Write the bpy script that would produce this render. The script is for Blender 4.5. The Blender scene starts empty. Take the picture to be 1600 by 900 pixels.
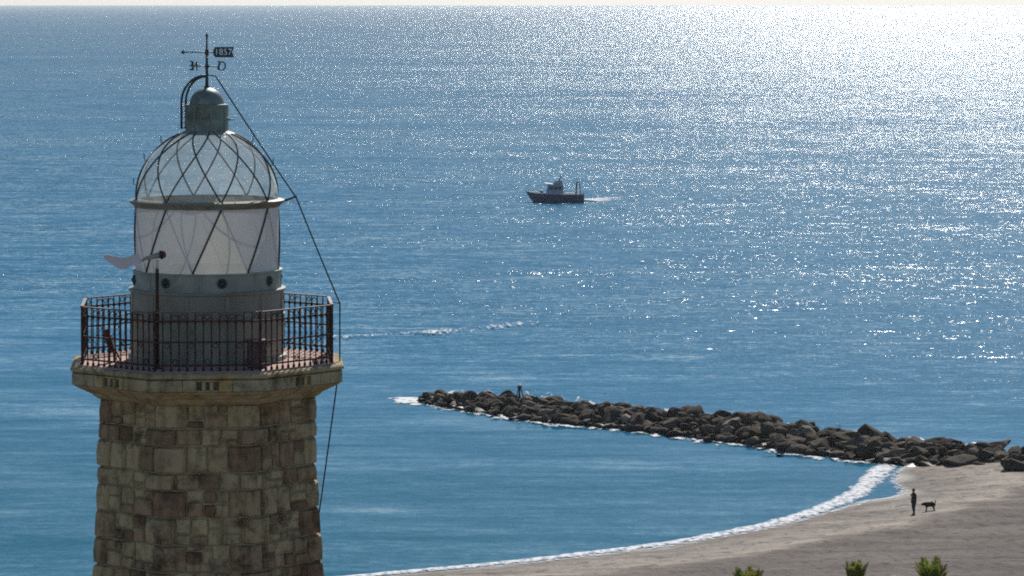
import bpy, bmesh, math, random
import numpy as np
from mathutils import Vector, Matrix, Euler, noise as mnoise

random.seed(11)
sc = bpy.context.scene
COL = sc.collection
R = math.radians

# ------------------------------------------------------------------ camera
CAM_H = 36.0
F_PX = 5500.0                                  # focal length in pixels of a 1600 px wide frame
C_ROW = 150.0                                  # principal row: the picture is the lower part of a taller frame
PITCH = math.atan((C_ROW + 0.5) / F_PX)
cam_d = bpy.data.cameras.new('camera')
cam = bpy.data.objects.new('camera', cam_d); COL.objects.link(cam)
cam.location = (0, 0, CAM_H)
cam.rotation_euler = (math.pi / 2 - PITCH, 0, 0)
cam_d.sensor_width = 36.0
cam_d.lens = 36.0 * F_PX / 1600.0
cam_d.shift_y = -(450 - C_ROW) / 1600.0
cam_d.clip_start = 0.5
cam_d.clip_end = 60000
sc.camera = cam

# ------------------------------------------------------------------ world, sun, exposure
SUN_AZ = R(9.0)            # to the right of the view axis (+Y)
SUN_EL = R(38.0)
world = bpy.data.worlds.new('World'); sc.world = world; world.use_nodes = True
wn = world.node_tree.nodes; wl = world.node_tree.links
sky = wn.new('ShaderNodeTexSky'); sky.sky_type = 'NISHITA'; sky.sun_disc = False
sky.sun_elevation = SUN_EL; sky.sun_rotation = SUN_AZ
sky.altitude = 30; sky.air_density = 1.0; sky.dust_density = 0.22; sky.ozone_density = 3.0
wn['Background'].inputs['Strength'].default_value = 0.075
wl.new(sky.outputs[0], wn['Background'].inputs['Color'])
sun_d = bpy.data.lights.new('sun', 'SUN'); sun_d.energy = 4.2; sun_d.angle = R(0.53); sun_d.color = (1.0, 0.95, 0.87)
sun = bpy.data.objects.new('sun', sun_d); COL.objects.link(sun)
sdir = Vector((math.sin(SUN_AZ) * math.cos(SUN_EL), math.cos(SUN_AZ) * math.cos(SUN_EL), math.sin(SUN_EL)))
sun.location = sdir * 200
sun.rotation_euler = (-sdir).to_track_quat('-Z', 'Y').to_euler()

sc.view_settings.view_transform = 'Standard'
sc.view_settings.look = 'None'
sc.view_settings.exposure = 0.0
sc.view_settings.gamma = 1.0
sc.view_settings.use_curve_mapping = False
sc.render.engine = 'CYCLES'
sc.cycles.use_denoising = False
sc.cycles.pixel_filter_type = 'BLACKMAN_HARRIS'
sc.cycles.filter_width = 1.9
sc.cycles.sample_clamp_direct = 24.0
sc.cycles.max_bounces = 8
sc.cycles.transparent_max_bounces = 24
sc.cycles.volume_bounces = 1

# ------------------------------------------------------------------ layout helpers
CP, SP = math.cos(PITCH), math.sin(PITCH)
def ray(px, py):
    u = (px - 800) / F_PX; v = (C_ROW - py) / F_PX
    return Vector((u, CP + v * SP, -SP + v * CP))
def ground(px, py, z=0.0):
    d = ray(px, py); t = (z - CAM_H) / d.z
    return Vector((0, 0, CAM_H)) + d * t
def at_depth(px, py, Y):
    d = ray(px, py); t = Y / d.y
    return Vector((0, 0, CAM_H)) + d * t

# ------------------------------------------------------------------ material helpers
def new_mat(name):
    m = bpy.data.materials.new(name); m.use_nodes = True
    nt = m.node_tree
    return m, nt, nt.nodes, nt.links, nt.nodes['Principled BSDF']
def nd(nodes, kind, **kw):
    n = nodes.new(kind)
    for k, v in kw.items():
        if hasattr(n, k): setattr(n, k, v)
        else: n.inputs[k].default_value = v
    return n
def ramp(nodes, stops):
    r = nodes.new('ShaderNodeValToRGB')
    el = r.color_ramp.elements
    while len(el) < len(stops): el.new(0.5)
    for e, (p, c) in zip(el, stops):
        e.position = p; e.color = (c[0], c[1], c[2], 1)
    return r
def simple(name, col, rough=0.6, metal=0.0, var=0.25, scale=6.0, bump=0.0, obj_coords=True, rand=0.0, col2=None, thr=(0.45, 0.6), spec=0.5):
    """base colour with noise mottling, optional second weathered colour, optional per-object variation"""
    m, nt, n, l, b = new_mat(name)
    tc = n.new('ShaderNodeTexCoord')
    nz = nd(n, 'ShaderNodeTexNoise', Scale=scale, Detail=5.0)
    l.new(tc.outputs['Object'], nz.inputs['Vector'])
    lo = [c * (1 - var) for c in col]; hi = [min(1, c * (1 + var)) for c in col]
    rp = ramp(n, [(0.3, lo), (0.7, hi)])
    l.new(nz.outputs['Fac'], rp.inputs[0])
    out = rp.outputs[0]
    if col2:
        nz2 = nd(n, 'ShaderNodeTexNoise', Scale=scale * 0.4, Detail=8.0, Roughness=0.65)
        l.new(tc.outputs['Object'], nz2.inputs['Vector'])
        r2 = ramp(n, [(thr[0], (0, 0, 0)), (thr[1], (1, 1, 1))])
        l.new(nz2.outputs['Fac'], r2.inputs[0])
        mx = nd(n, 'ShaderNodeMixRGB'); l.new(r2.outputs[0], mx.inputs[0]); l.new(out, mx.inputs[1])
        mx.inputs[2].default_value = (*col2, 1); out = mx.outputs[0]
    if rand:
        oi = n.new('ShaderNodeObjectInfo')
        mr = nd(n, 'ShaderNodeMapRange'); mr.inputs[3].default_value = 1 - rand; mr.inputs[4].default_value = 1 + rand
        l.new(oi.outputs['Random'], mr.inputs[0])
        hs = n.new('ShaderNodeHueSaturation'); l.new(mr.outputs[0], hs.inputs['Value']); l.new(out, hs.inputs['Color']); out = hs.outputs[0]
    l.new(out, b.inputs['Base Color'])
    b.inputs['Roughness'].default_value = rough; b.inputs['Metallic'].default_value = metal
    b.inputs['Specular IOR Level'].default_value = spec
    if bump:
        bp = nd(n, 'ShaderNodeBump', Strength=bump, Distance=0.03)
        l.new(nz.outputs['Fac'], bp.inputs['Height']); l.new(bp.outputs[0], b.inputs['Normal'])
    return m

# ------------------------------------------------------------------ mesh builder
class MB:
    def __init__(s): s.v = []; s.f = []
    def add(s, vs, fs):
        o = len(s.v); s.v += [tuple(p) for p in vs]; s.f += [tuple(i + o for i in f) for f in fs]; return s
    def box(s, c, size, rot=None):
        x, y, z = [k / 2 for k in size]
        vs = [Vector(p) for p in ((-x, -y, -z), (x, -y, -z), (x, y, -z), (-x, y, -z), (-x, -y, z), (x, -y, z), (x, y, z), (-x, y, z))]
        M = rot if rot is not None else Matrix.Identity(3)
        return s.add([M @ p + Vector(c) for p in vs], [(0, 3, 2, 1), (4, 5, 6, 7), (0, 1, 5, 4), (1, 2, 6, 5), (2, 3, 7, 6), (3, 0, 4, 7)])
    def tube(s, pts, r, n=8, closed=False, cap=True):
        pts = [Vector(p) for p in pts]; rr = r if isinstance(r, (list, tuple)) else [r] * len(pts)
        vs = []; fs = []; N = len(pts); prev = None
        for i, p in enumerate(pts):
            if closed: t = pts[(i + 1) % N] - pts[i - 1]
            else: t = pts[min(i + 1, N - 1)] - pts[max(i - 1, 0)]
            t.normalize()
            if prev is None:
                a = Vector((0, 0, 1)) if abs(t.z) < 0.9 else Vector((1, 0, 0))
                a = (a - t * a.dot(t)).normalized()
            else:
                a = (prev - t * prev.dot(t)).normalized()
            prev = a; b = t.cross(a)
            for k in range(n):
                an = 2 * math.pi * k / n
                vs.append(p + (a * math.cos(an) + b * math.sin(an)) * rr[i])
        for i in range(N if closed else N - 1):
            for k in range(n):
                j = (i + 1) % N; q = (k + 1) % n
                fs.append((i * n + k, i * n + q, j * n + q, j * n + k))
        if cap and not closed:
            fs.append(tuple(range(n - 1, -1, -1))); fs.append(tuple((N - 1) * n + k for k in range(n)))
        return s.add(vs, fs)
    def lathe(s, prof, n=48, cap0=False, cap1=False):
        vs = []; fs = []; N = len(prof)
        for (r, z) in prof:
            for k in range(n):
                a = 2 * math.pi * k / n; vs.append((r * math.cos(a), r * math.sin(a), z))
        for i in range(N - 1):
            for k in range(n):
                q = (k + 1) % n
                fs.append((i * n + k, i * n + q, (i + 1) * n + q, (i + 1) * n + k))
        if cap0: fs.append(tuple(range(n - 1, -1, -1)))
        if cap1: fs.append(tuple((N - 1) * n + k for k in range(n)))
        return s.add(vs, fs)
    def mesh(s, name, mat, smooth=False):
        me = bpy.data.meshes.new(name); me.from_pydata(s.v, [], s.f); me.update()
        if mat:
            for q in (mat if isinstance(mat, list) else [mat]): me.materials.append(q)
        if smooth: me.polygons.foreach_set('use_smooth', [True] * len(me.polygons))
        return me
    def build(s, name, mat, parent=None, smooth=False, loc=None):
        return link(name, s.mesh(name, mat, smooth), parent, loc)
def link(name, me, parent=None, loc=None, rot=None, scale=None):
    o = bpy.data.objects.new(name, me); COL.objects.link(o)
    if parent is not None: o.parent = parent
    if loc is not None: o.location = loc
    if rot is not None: o.rotation_euler = rot
    if scale is not None: o.scale = scale
    return o
def empty(name, loc=(0, 0, 0), rz=0.0, parent=None):
    o = bpy.data.objects.new(name, None); COL.objects.link(o); o.location = loc; o.rotation_euler = (0, 0, rz)
    o.empty_display_size = 0.2
    if parent is not None: o.parent = parent
    return o
def tag(o, label=None, cat=None, group=None, kind=None):
    if label: o['label'] = label
    if cat: o['category'] = cat
    if group: o['group'] = group
    if kind: o['kind'] = kind
    return o
def bevel_shade(o, angle=40):
    for p in o.data.polygons: p.use_smooth = True
    o.data.set_sharp_from_angle(angle=R(angle))
    return o

# ================================================================== LAND AND SEA
# shoreline of the bay, read on the water plane (nearest to camera first), then on under the breakwater root
shore_px = [(-2600, 1330), (-1200, 1110), (-300, 985), (200, 935), (560, 903), (750, 886), (900, 870), (1050, 851), (1150, 833.5), (1230, 816.5), (1300, 797),
            (1348, 782), (1388, 777), (1407, 768), (1400, 752), (1402, 738), (1414, 728), (1450, 716), (1520, 708), (1650, 702), (2100, 692), (3600, 672)]
shore = np.array([tuple(ground(x, y).xy) for x, y in shore_px])
def catmull(P, k=10):
    out = []
    for i in range(len(P) - 1):
        p0 = P[max(i - 1, 0)]; p1 = P[i]; p2 = P[i + 1]; p3 = P[min(i + 2, len(P) - 1)]
        for j in range(k):
            t = j / k
            out.append(0.5 * ((2 * p1) + (-p0 + p2) * t + (2 * p0 - 5 * p1 + 4 * p2 - p3) * t * t + (-p0 + 3 * p1 - 3 * p2 + p3) * t ** 3))
    out.append(P[-1]); return np.array(out)
shore_s = catmull(shore, 8)
def shore_dist(X, Y):
    """signed distance to the shoreline, positive on land (the camera's side)"""
    P = np.stack([np.asarray(X, float), np.asarray(Y, float)], -1)
    best = np.full(P.shape[:-1], 1e9); sign = np.ones(P.shape[:-1])
    for a, b in zip(shore_s[:-1], shore_s[1:]):
        ab = b - a; L = (ab ** 2).sum()
        if L < 1e-9: continue
        t = np.clip(((P - a) @ ab) / L, 0, 1)
        q = P - (a + t[..., None] * ab); d = np.hypot(q[..., 0], q[..., 1])
        cr = ab[0] * (P[..., 1] - a[1]) - ab[1] * (P[..., 0] - a[0])
        m = d < best
        best = np.where(m, d, best); sign = np.where(m, np.where(cr < 0, 1.0, -1.0), sign)
    return best * sign
def land_z(d):
    d = np.asarray(d, float)
    z = np.where(d < 0, np.maximum(d * 0.10, -5), np.where(d < 9, d * 0.075, 0.675 + (d - 9) * 0.022))
    return np.minimum(z, 3.0)
def hit_land(px, py):
    z = 0.3
    for _ in range(12):
        p = ground(px, py, z); z = float(land_z(shore_dist(p.x, p.y)))
    p.z = z
    return p

# sand -------------------------------------------------------------
m_sand, nt, n, l, b = new_mat('sand')
geo = n.new('ShaderNodeNewGeometry')
att = nd(n, 'ShaderNodeAttribute'); att.attribute_name = 'shore'
wob = nd(n, 'ShaderNodeTexNoise', Scale=0.16, Detail=4.0)
l.new(geo.outputs['Position'], wob.inputs['Vector'])
wadd = nd(n, 'ShaderNodeMath', operation='MULTIPLY_ADD'); l.new(wob.outputs['Fac'], wadd.inputs[0]); wadd.inputs[1].default_value = 7.0; l.new(att.outputs['Fac'], wadd.inputs[2])
mr = nd(n, 'ShaderNodeMapRange'); mr.inputs[1].default_value = 3.0; mr.inputs[2].default_value = 28.0; l.new(wadd.outputs[0], mr.inputs[0])
band = ramp(n, [(0.0, (0.12, 0.098, 0.08)), (0.075, (0.14, 0.115, 0.095)), (0.12, (0.32, 0.275, 0.235)), (0.28, (0.38, 0.33, 0.285)), (0.36, (0.44, 0.375, 0.31)), (0.44, (0.21, 0.175, 0.152)), (1.0, (0.165, 0.138, 0.122))])
l.new(mr.outputs[0], band.inputs[0])
sp = nd(n, 'ShaderNodeTexNoise', Scale=2.4, Detail=7.0, Roughness=0.78); l.new(geo.outputs['Position'], sp.inputs['Vector'])
spr = ramp(n, [(0.28, (0.55, 0.55, 0.56)), (0.5, (1, 1, 1)), (0.72, (1.25, 1.23, 1.2))]); l.new(sp.outputs['Fac'], spr.inputs[0])
mp = nd(n, 'ShaderNodeMapping'); mp.inputs['Scale'].default_value = (0.12, 0.5, 1); mp.inputs['Rotation'].default_value = (0, 0, R(-20)); l.new(geo.outputs['Position'], mp.inputs['Vector'])
st = nd(n, 'ShaderNodeTexNoise', Scale=1.0, Detail=5.0); l.new(mp.outputs[0], st.inputs['Vector'])
strp = ramp(n, [(0.35, (0.70, 0.70, 0.70)), (0.65, (1.2, 1.19, 1.18))]); l.new(st.outputs['Fac'], strp.inputs[0])
mx = nd(n, 'ShaderNodeMixRGB', blend_type='MULTIPLY'); mx.inputs[0].default_value = 1; l.new(band.outputs[0], mx.inputs[1]); l.new(spr.outputs[0], mx.inputs[2])
mx2 = nd(n, 'ShaderNodeMixRGB', blend_type='MULTIPLY'); mx2.inputs[0].default_value = 1; l.new(mx.outputs[0], mx2.inputs[1]); l.new(strp.outputs[0], mx2.inputs[2])
fp = nd(n, 'ShaderNodeTexNoise', Scale=1.1, Detail=3.0, Roughness=0.6); l.new(geo.outputs['Position'], fp.inputs['Vector'])
fpr = ramp(n, [(0.54, (1, 1, 1)), (0.64, (0.55, 0.54, 0.53))]); l.new(fp.outputs['Fac'], fpr.inputs[0])
mx3 = nd(n, 'ShaderNodeMixRGB', blend_type='MULTIPLY'); mx3.inputs[0].default_value = 1; l.new(mx2.outputs[0], mx3.inputs[1]); l.new(fpr.outputs[0], mx3.inputs[2])
l.new(mx3.outputs[0], b.inputs['Base Color'])
rr = nd(n, 'ShaderNodeMapRange'); rr.inputs[1].default_value = 2.5; rr.inputs[2].default_value = 6.0; rr.inputs[3].default_value = 0.35; rr.inputs[4].default_value = 0.95; l.new(wadd.outputs[0], rr.inputs[0]); l.new(rr.outputs[0], b.inputs['Roughness'])
b.inputs['Specular IOR Level'].default_value = 0.25
bp = nd(n, 'ShaderNodeBump', Strength=1.0, Distance=0.10); l.new(sp.outputs['Fac'], bp.inputs['Height']); l.new(bp.outputs[0], b.inputs['Normal'])

def build_land():
    xs = np.concatenate([np.arange(-220, -60, 8.0), np.arange(-60, 70, 0.8), np.arange(70, 260, 8.0)])
    ys = np.concatenate([np.arange(-160, 150, 8.0), np.arange(150, 292, 0.8), np.arange(292, 330, 6.0)])
    X, Y = np.meshgrid(xs, ys)
    D = shore_dist(X, Y); Z = land_z(D)
    rs = np.random.RandomState(4)
    N = np.zeros_like(Z)
    for (kx, ky, a) in ((0.35, 0.5, 0.05), (0.9, 0.6, 0.03), (1.7, 2.1, 0.02)):
        N += a * np.sin(X * kx + rs.rand() * 6 + 1.3 * np.sin(Y * ky * 0.7)) * np.sin(Y * ky + rs.rand() * 6)
    # footprints and scuffs
    N += rs.randn(*Z.shape) * 0.022
    Z = Z + np.where(D > 2.5, N, np.where(D > 0, N * D / 2.5 * 0.7, 0))
    # gentle berm
    Z += np.where(D > 0, 0.16 * np.exp(-((D - 11.0 - 1.5 * np.sin(X * 0.2)) / 2.2) ** 2), 0)
    # a hill under the viewpoint so that the camera stands over ground
    hill = 30.0 * np.clip((18 - Y) / 90, 0, 1) ** 1.3
    Z = Z + hill
    h, w = X.shape
    vs = np.stack([X.ravel(), Y.ravel(), Z.ravel()], -1)
    idx = np.arange(h * w).reshape(h, w)
    q = np.stack([idx[:-1, :-1], idx[:-1, 1:], idx[1:, 1:], idx[1:, :-1]], -1).reshape(-1, 4)
    keep = (D.ravel()[q].max(1) > -14)
    q = q[keep]
    me = bpy.data.meshes.new('beach'); me.from_pydata(vs.tolist(), [], q.tolist()); me.update()
    at = me.attributes.new('shore', 'FLOAT', 'POINT'); at.data.foreach_set('value', D.ravel().astype(np.float32))
    me.materials.append(m_sand); me.polygons.foreach_set('use_smooth', [True] * len(me.polygons))
    o = link('beach', me); tag(o, 'grey brown sandy beach curving round the bay', kind='structure')
build_land()

# sea --------------------------------------------------------------
SEA_R = 22000.0
m_sea, nt, n, l, b = new_mat('sea_water')
geo = n.new('ShaderNodeNewGeometry'); pos = geo.outputs['Position']
sep = n.new('ShaderNodeSeparateXYZ'); l.new(pos, sep.inputs[0])
def math_(op, a, bb=None, c=None):
    m = n.new('ShaderNodeMath'); m.operation = op
    for i, v in enumerate((a, bb, c)):
        if v is None: continue
        if isinstance(v, (int, float)): m.inputs[i].default_value = v
        else: l.new(v, m.inputs[i])
    return m.outputs[0]
def slope_layer(sx, sy, detail, rough, rot=0.0, off=0.0):
    mp = n.new('ShaderNodeMapping'); mp.inputs['Scale'].default_value = (sx, sy, 1); mp.inputs['Rotation'].default_value = (0, 0, R(rot)); mp.inputs['Location'].default_value = (off, off * 0.7, 0)
    l.new(pos, mp.inputs['Vector'])
    t = nd(n, 'ShaderNodeTexNoise', Scale=1.0, Detail=detail, Roughness=rough); l.new(mp.outputs[0], t.inputs['Vector'])
    s = nd(n, 'ShaderNodeVectorMath', operation='SUBTRACT'); l.new(t.outputs['Color'], s.inputs[0]); s.inputs[1].default_value = (0.5, 0.5, 0.5)
    return s.outputs[0]
def vscale(v, k):
    s = n.new('ShaderNodeVectorMath'); s.operation = 'SCALE'; l.new(v, s.inputs[0])
    if isinstance(k, (int, float)): s.inputs['Scale'].default_value = k
    else: l.new(k, s.inputs['Scale'])
    return s.outputs[0]
def vadd(a, c):
    s = n.new('ShaderNodeVectorMath'); s.operation = 'ADD'; l.new(a, s.inputs[0]); l.new(c, s.inputs[1]); return s.outputs[0]
def smooth_range(v, a, c, lo, hi):
    m = n.new('ShaderNodeMapRange'); m.interpolation_type = 'SMOOTHSTEP'; l.new(v, m.inputs[0])
    for i, q in enumerate((a, c, lo, hi)): m.inputs[i + 1].default_value = q
    return m.outputs[0]
# how far seaward of the breakwater line: the water behind it is sheltered
jA = ground(640, 640); jB = ground(1600, 716)
jn = Vector((-(jB.y - jA.y), jB.x - jA.x)).normalized()
sea_side = math_('ADD', math_('MULTIPLY', sep.outputs[0], jn.x), math_('MULTIPLY', sep.outputs[1], jn.y))
c0 = jn.x * jA.x + jn.y * jA.y
open_ = smooth_range(sea_side, c0 - 6, c0 + 90, 0.0, 1.0)
lg = n.new('ShaderNodeMapRange'); l.new(math_('LOGARITHM', math_('MAXIMUM', sep.outputs[1], 1.0), 10.0), lg.inputs[0]); lg.inputs[1].default_value = 2.6; lg.inputs[2].default_value = 3.6
far_ = lg.outputs[0]                              # the wind freshens steadily away from the shore
gust_mp = n.new('ShaderNodeMapping'); gust_mp.inputs['Scale'].default_value = (0.012, 0.03, 1); l.new(pos, gust_mp.inputs['Vector'])
gust = nd(n, 'ShaderNodeTexNoise', Scale=1.0, Detail=4.0, Roughness=0.6); l.new(gust_mp.outputs[0], gust.inputs['Vector'])
gust2_mp = n.new('ShaderNodeMapping'); gust2_mp.inputs['Scale'].default_value = (0.0012, 0.0042, 1); l.new(pos, gust2_mp.inputs['Vector'])
gust2 = nd(n, 'ShaderNodeTexNoise', Scale=1.0, Detail=3.0, Roughness=0.6); l.new(gust2_mp.outputs[0], gust2.inputs['Vector'])
gustf = math_('MULTIPLY', smooth_range(gust.outputs['Fac'], 0.3, 0.7, 0.80, 1.20), smooth_range(gust2.outputs['Fac'], 0.3, 0.7, 0.88, 1.14))
chop = math_('MULTIPLY', math_('MULTIPLY_ADD', far_, 0.66, math_('MULTIPLY_ADD', open_, 0.34, 0.14)), gustf)
swell = slope_layer(0.045, 0.15, 3.0, 0.55, rot=3)
waves = slope_layer(0.13, 0.55, 3.0, 0.6, rot=-4, off=31)
ripple = slope_layer(0.9, 1.6, 2.0, 0.6, rot=10, off=77)
micro = slope_layer(4.0, 5.5, 1.0, 0.5, rot=-15, off=13)
tot = vadd(vadd(vscale(swell, math_('MULTIPLY_ADD', open_, -0.10, 0.22)), vscale(waves, math_('MULTIPLY_ADD', chop, 0.16, math_('MULTIPLY_ADD', open_, 0.11, 0.15)))),
           vadd(vscale(ripple, math_('MULTIPLY_ADD', chop, 0.80, 0.02)), vscale(micro, math_('MULTIPLY', chop, 0.75))))
lat = n.new('ShaderNodeCombineXYZ'); l.new(math_('MULTIPLY_ADD', far_, -0.85, 1.8), lat.inputs[0]); lat.inputs[1].default_value = 1.0    # short-crested near the shore, long-crested far out
flat = nd(n, 'ShaderNodeVectorMath', operation='MULTIPLY'); l.new(tot, flat.inputs[0]); l.new(lat.outputs[0], flat.inputs[1])
skv = n.new('ShaderNodeCombineXYZ'); skv.inputs[2].default_value = 1.0; l.new(math_('MULTIPLY_ADD', smooth_range(sep.outputs[1], 2500, 12000, 0.0, 1.0), -0.08, math_('MULTIPLY_ADD', far_, -0.13, math_('MULTIPLY_ADD', open_, -0.045, -0.07))), skv.inputs[1])
skew = nd(n, 'ShaderNodeVectorMath', operation='ADD'); l.new(flat.outputs[0], skew.inputs[0]); l.new(skv.outputs[0], skew.inputs[1])
nrm = nd(n, 'ShaderNodeVectorMath', operation='NORMALIZE'); l.new(skew.outputs[0], nrm.inputs[0])
l.new(nrm.outputs[0], b.inputs['Normal'])
shal = smooth_range(sea_side, c0 - 75, c0 + 40, 0.0, 1.0)
wcol = nd(n, 'ShaderNodeMixRGB'); l.new(shal, wcol.inputs[0]); wcol.inputs[1].default_value = (0.003, 0.140, 0.210, 1); wcol.inputs[2].default_value = (0.001, 0.165, 0.285, 1)
l.new(wcol.outputs[0], b.inputs['Base Color'])
b.inputs['Roughness'].default_value = 0.11
b.inputs['IOR'].default_value = 1.333
b.inputs['Specular IOR Level'].default_value = 0.26
def build_sea():
    seg = 180
    vs = [(0, 0, 0)]; fs = []
    rads = (40, 120, 300, 700, 2000, 7000, SEA_R)
    for r in rads:
        for k in range(seg):
            a = 2 * math.pi * k / seg; vs.append((r * math.cos(a), r * math.sin(a), 0))
    for k in range(seg): fs.append((0, 1 + k, 1 + (k + 1) % seg))
    for i in range(len(rads) - 1):
        for k in range(seg):
            q = (k + 1) % seg; a = 1 + i * seg; c = a + seg
            fs.append((a + k, c + k, c + q, a + q))
    o = MB().add(vs, fs).build('sea', m_sea); tag(o, 'blue sea glittering in the sun out to the horizon', kind='structure')
build_sea()

# foam -------------------------------------------------------------
def foam_mat(name, scale, lo, hi, aspect=0.55):
    m, nt, n, l, b = new_mat(name)
    geo = n.new('ShaderNodeNewGeometry')
    mp = n.new('ShaderNodeMapping'); mp.inputs['Scale'].default_value = (1.0, aspect, 1); l.new(geo.outputs['Position'], mp.inputs['Vector'])
    t = nd(n, 'ShaderNodeTexNoise', Scale=scale, Detail=6.0, Roughness=0.7); l.new(mp.outputs[0], t.inputs['Vector'])
    a = nd(n, 'ShaderNodeAttribute'); a.attribute_name = 'dense'
    ad = n.new('ShaderNodeMath'); ad.operation = 'ADD'; l.new(t.outputs['Fac'], ad.inputs[0]); l.new(a.outputs['Fac'], ad.inputs[1])
    mr = n.new('ShaderNodeMapRange'); mr.inputs[1].default_value = lo; mr.inputs[2].default_value = hi; l.new(ad.outputs[0], mr.inputs[0])
    l.new(mr.outputs[0], b.inputs['Alpha'])
    b.inputs['Base Color'].default_value = (0.86, 0.87, 0.88, 1); b.inputs['Roughness'].default_value = 0.85
    b.inputs['Specular IOR Level'].default_value = 0.2
    return m
m_foam = foam_mat('foam', 2.2, 0.90, 1.14)
def foam_strip(name, pts, wf, dens, z0, label, hump=0.08, cross=9, mat=None, gap=None):
    """pts: centre line (x,y) arrays; wf(i)->half width; a domed, uneven, lacy sheet of foam"""
    pts = np.asarray(pts); N = len(pts)
    vs = []; den = []; fs = []
    for i in range(N):
        t = pts[min(i + 1, N - 1)] - pts[max(i - 1, 0)]; t = t / (np.hypot(*t) + 1e-9); nn = np.array([-t[1], t[0]])
        w = wf(i / (N - 1))
        for j in range(cross):
            s = 2 * j / (cross - 1) - 1
            wob = 1 + 0.30 * mnoise.noise(Vector((pts[i][0] * 0.6, pts[i][1] * 0.6, 3.1 + (1 if s > 0 else 0) * 7)))
            p = pts[i] + nn * w * s * wob
            zz = z0 + hump * (1 - s * s) * (0.7 + 0.6 * mnoise.noise(Vector((p[0] * 1.3, p[1] * 1.3, 0))))
            vs.append((p[0], p[1], zz)); den.append(dens(i / (N - 1), s))
    va = np.array(vs); va[:, 2] += np.maximum(0, land_z(shore_dist(va[:, 0], va[:, 1]))); vs = va.tolist()
    for i in range(N - 1):
        for j in range(cross - 1):
            a = i * cross + j; fs.append((a, a + 1, a + cross + 1, a + cross))
    me = bpy.data.meshes.new(name); me.from_pydata(vs, [], fs); me.update()
    at = me.attributes.new('dense', 'FLOAT', 'POINT'); at.data.foreach_set('value', np.array(den, np.float32))
    me.materials.append(mat or m_foam); me.polygons.foreach_set('use_smooth', [True] * len(me.polygons))
    o = link(name, me); tag(o, label, 'foam', kind='stuff'); return o
def resample(P, step):
    P = np.asarray(P, float); d = np.r_[0, np.cumsum(np.hypot(*np.diff(P, axis=0).T))]
    s = np.arange(0, d[-1], step)
    return np.stack([np.interp(s, d, P[:, 0]), np.interp(s, d, P[:, 1])], -1)
def px_line(pp, step=0.5, k=8):
    P = catmull(np.array([tuple(ground(x, y).xy) for x, y in pp]), k); return resample(P, step)
# breaking edge along the beach
L1 = px_line([(300, 925), (440, 913), (560, 901), (750, 884), (900, 868), (1050, 849), (1140, 833), (1220, 816), (1290, 794), (1334, 775), (1357, 757), (1372, 741), (1394, 723)], 0.5)
foam_strip('shore_foam', L1, lambda t: 0.75 + 0.5 * max(0, (t - 0.3)) ** 0.7, lambda t, s: 0.60 + 0.08 * s - 0.24 * abs(s) ** 3 - (0.0 if t < 0.97 else (t - 0.97) * 8), 0.03, 'white line of breaking foam along the sandy shore', 0.05)
L2 = px_line([(750, 889), (900, 873), (1050, 854), (1150, 837), (1230, 820), (1300, 801), (1350, 786), (1390, 780), (1412, 770), (1398, 752), (1402, 738), (1416, 730)], 0.5)
foam_strip('swash_foam', L2, lambda t: 0.7, lambda t, s: 0.47 - 0.25 * abs(s) ** 2, 0.03, 'thin lacy foam left on wet sand by the last wave', 0.03)

# ================================================================== MATERIALS FOR THINGS
m_paint = simple('weathered_grey_green_paint', (0.33, 0.36, 0.31), 0.55, 0.0, 0.22, 3.0, 0.0, col2=(0.15, 0.115, 0.08), thr=(0.56, 0.74))
m_paint_lo = simple('drum_paint', (0.29, 0.285, 0.225), 0.6, 0.0, 0.25, 2.0, 0.0, col2=(0.10, 0.075, 0.055), thr=(0.55, 0.75))
m_vent = simple('ventilator_paint', (0.20, 0.27, 0.235), 0.5, 0.2, 0.25, 5.0, 0.0, col2=(0.10, 0.10, 0.07), thr=(0.5, 0.7))
m_bar = simple('dark_glazing_bar', (0.055, 0.07, 0.068), 0.5, 0.3, 0.3, 8.0)
m_iron = simple('rusty_black_iron', (0.040, 0.027, 0.024), 0.7, 0.0, 0.4, 9.0, 0.0, col2=(0.16, 0.065, 0.04), thr=(0.47, 0.63), spec=0.3)
m_rust = simple('rust', (0.13, 0.055, 0.035), 0.85, 0.0, 0.35, 12.0)
m_ring = simple('ring_paint', (0.22, 0.22, 0.18), 0.5, 0.0, 0.25, 5.0, col2=(0.14, 0.09, 0.05), thr=(0.5, 0.7))
m_floor = simple('terracotta_gallery_floor', (0.50, 0.31, 0.25), 0.85, 0.0, 0.2, 5.0, 0.3)
m_mortar = simple('mortar', (0.50, 0.42, 0.27), 0.95, 0.0, 0.3, 6.0, 0.5)
m_cable = simple('black_cable', (0.012, 0.013, 0.016), 0.6)
m_white = simple('white_paint', (0.72, 0.71, 0.68), 0.5, 0.0, 0.1, 6.0)
m_black = simple('black_plastic', (0.02, 0.02, 0.022), 0.5)
m_red = simple('red_brown_rubber', (0.22, 0.06, 0.045), 0.6)
m_fin = simple('pale_grey_fin', (0.74, 0.70, 0.70), 0.6, 0.0, 0.08, 6.0)

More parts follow.
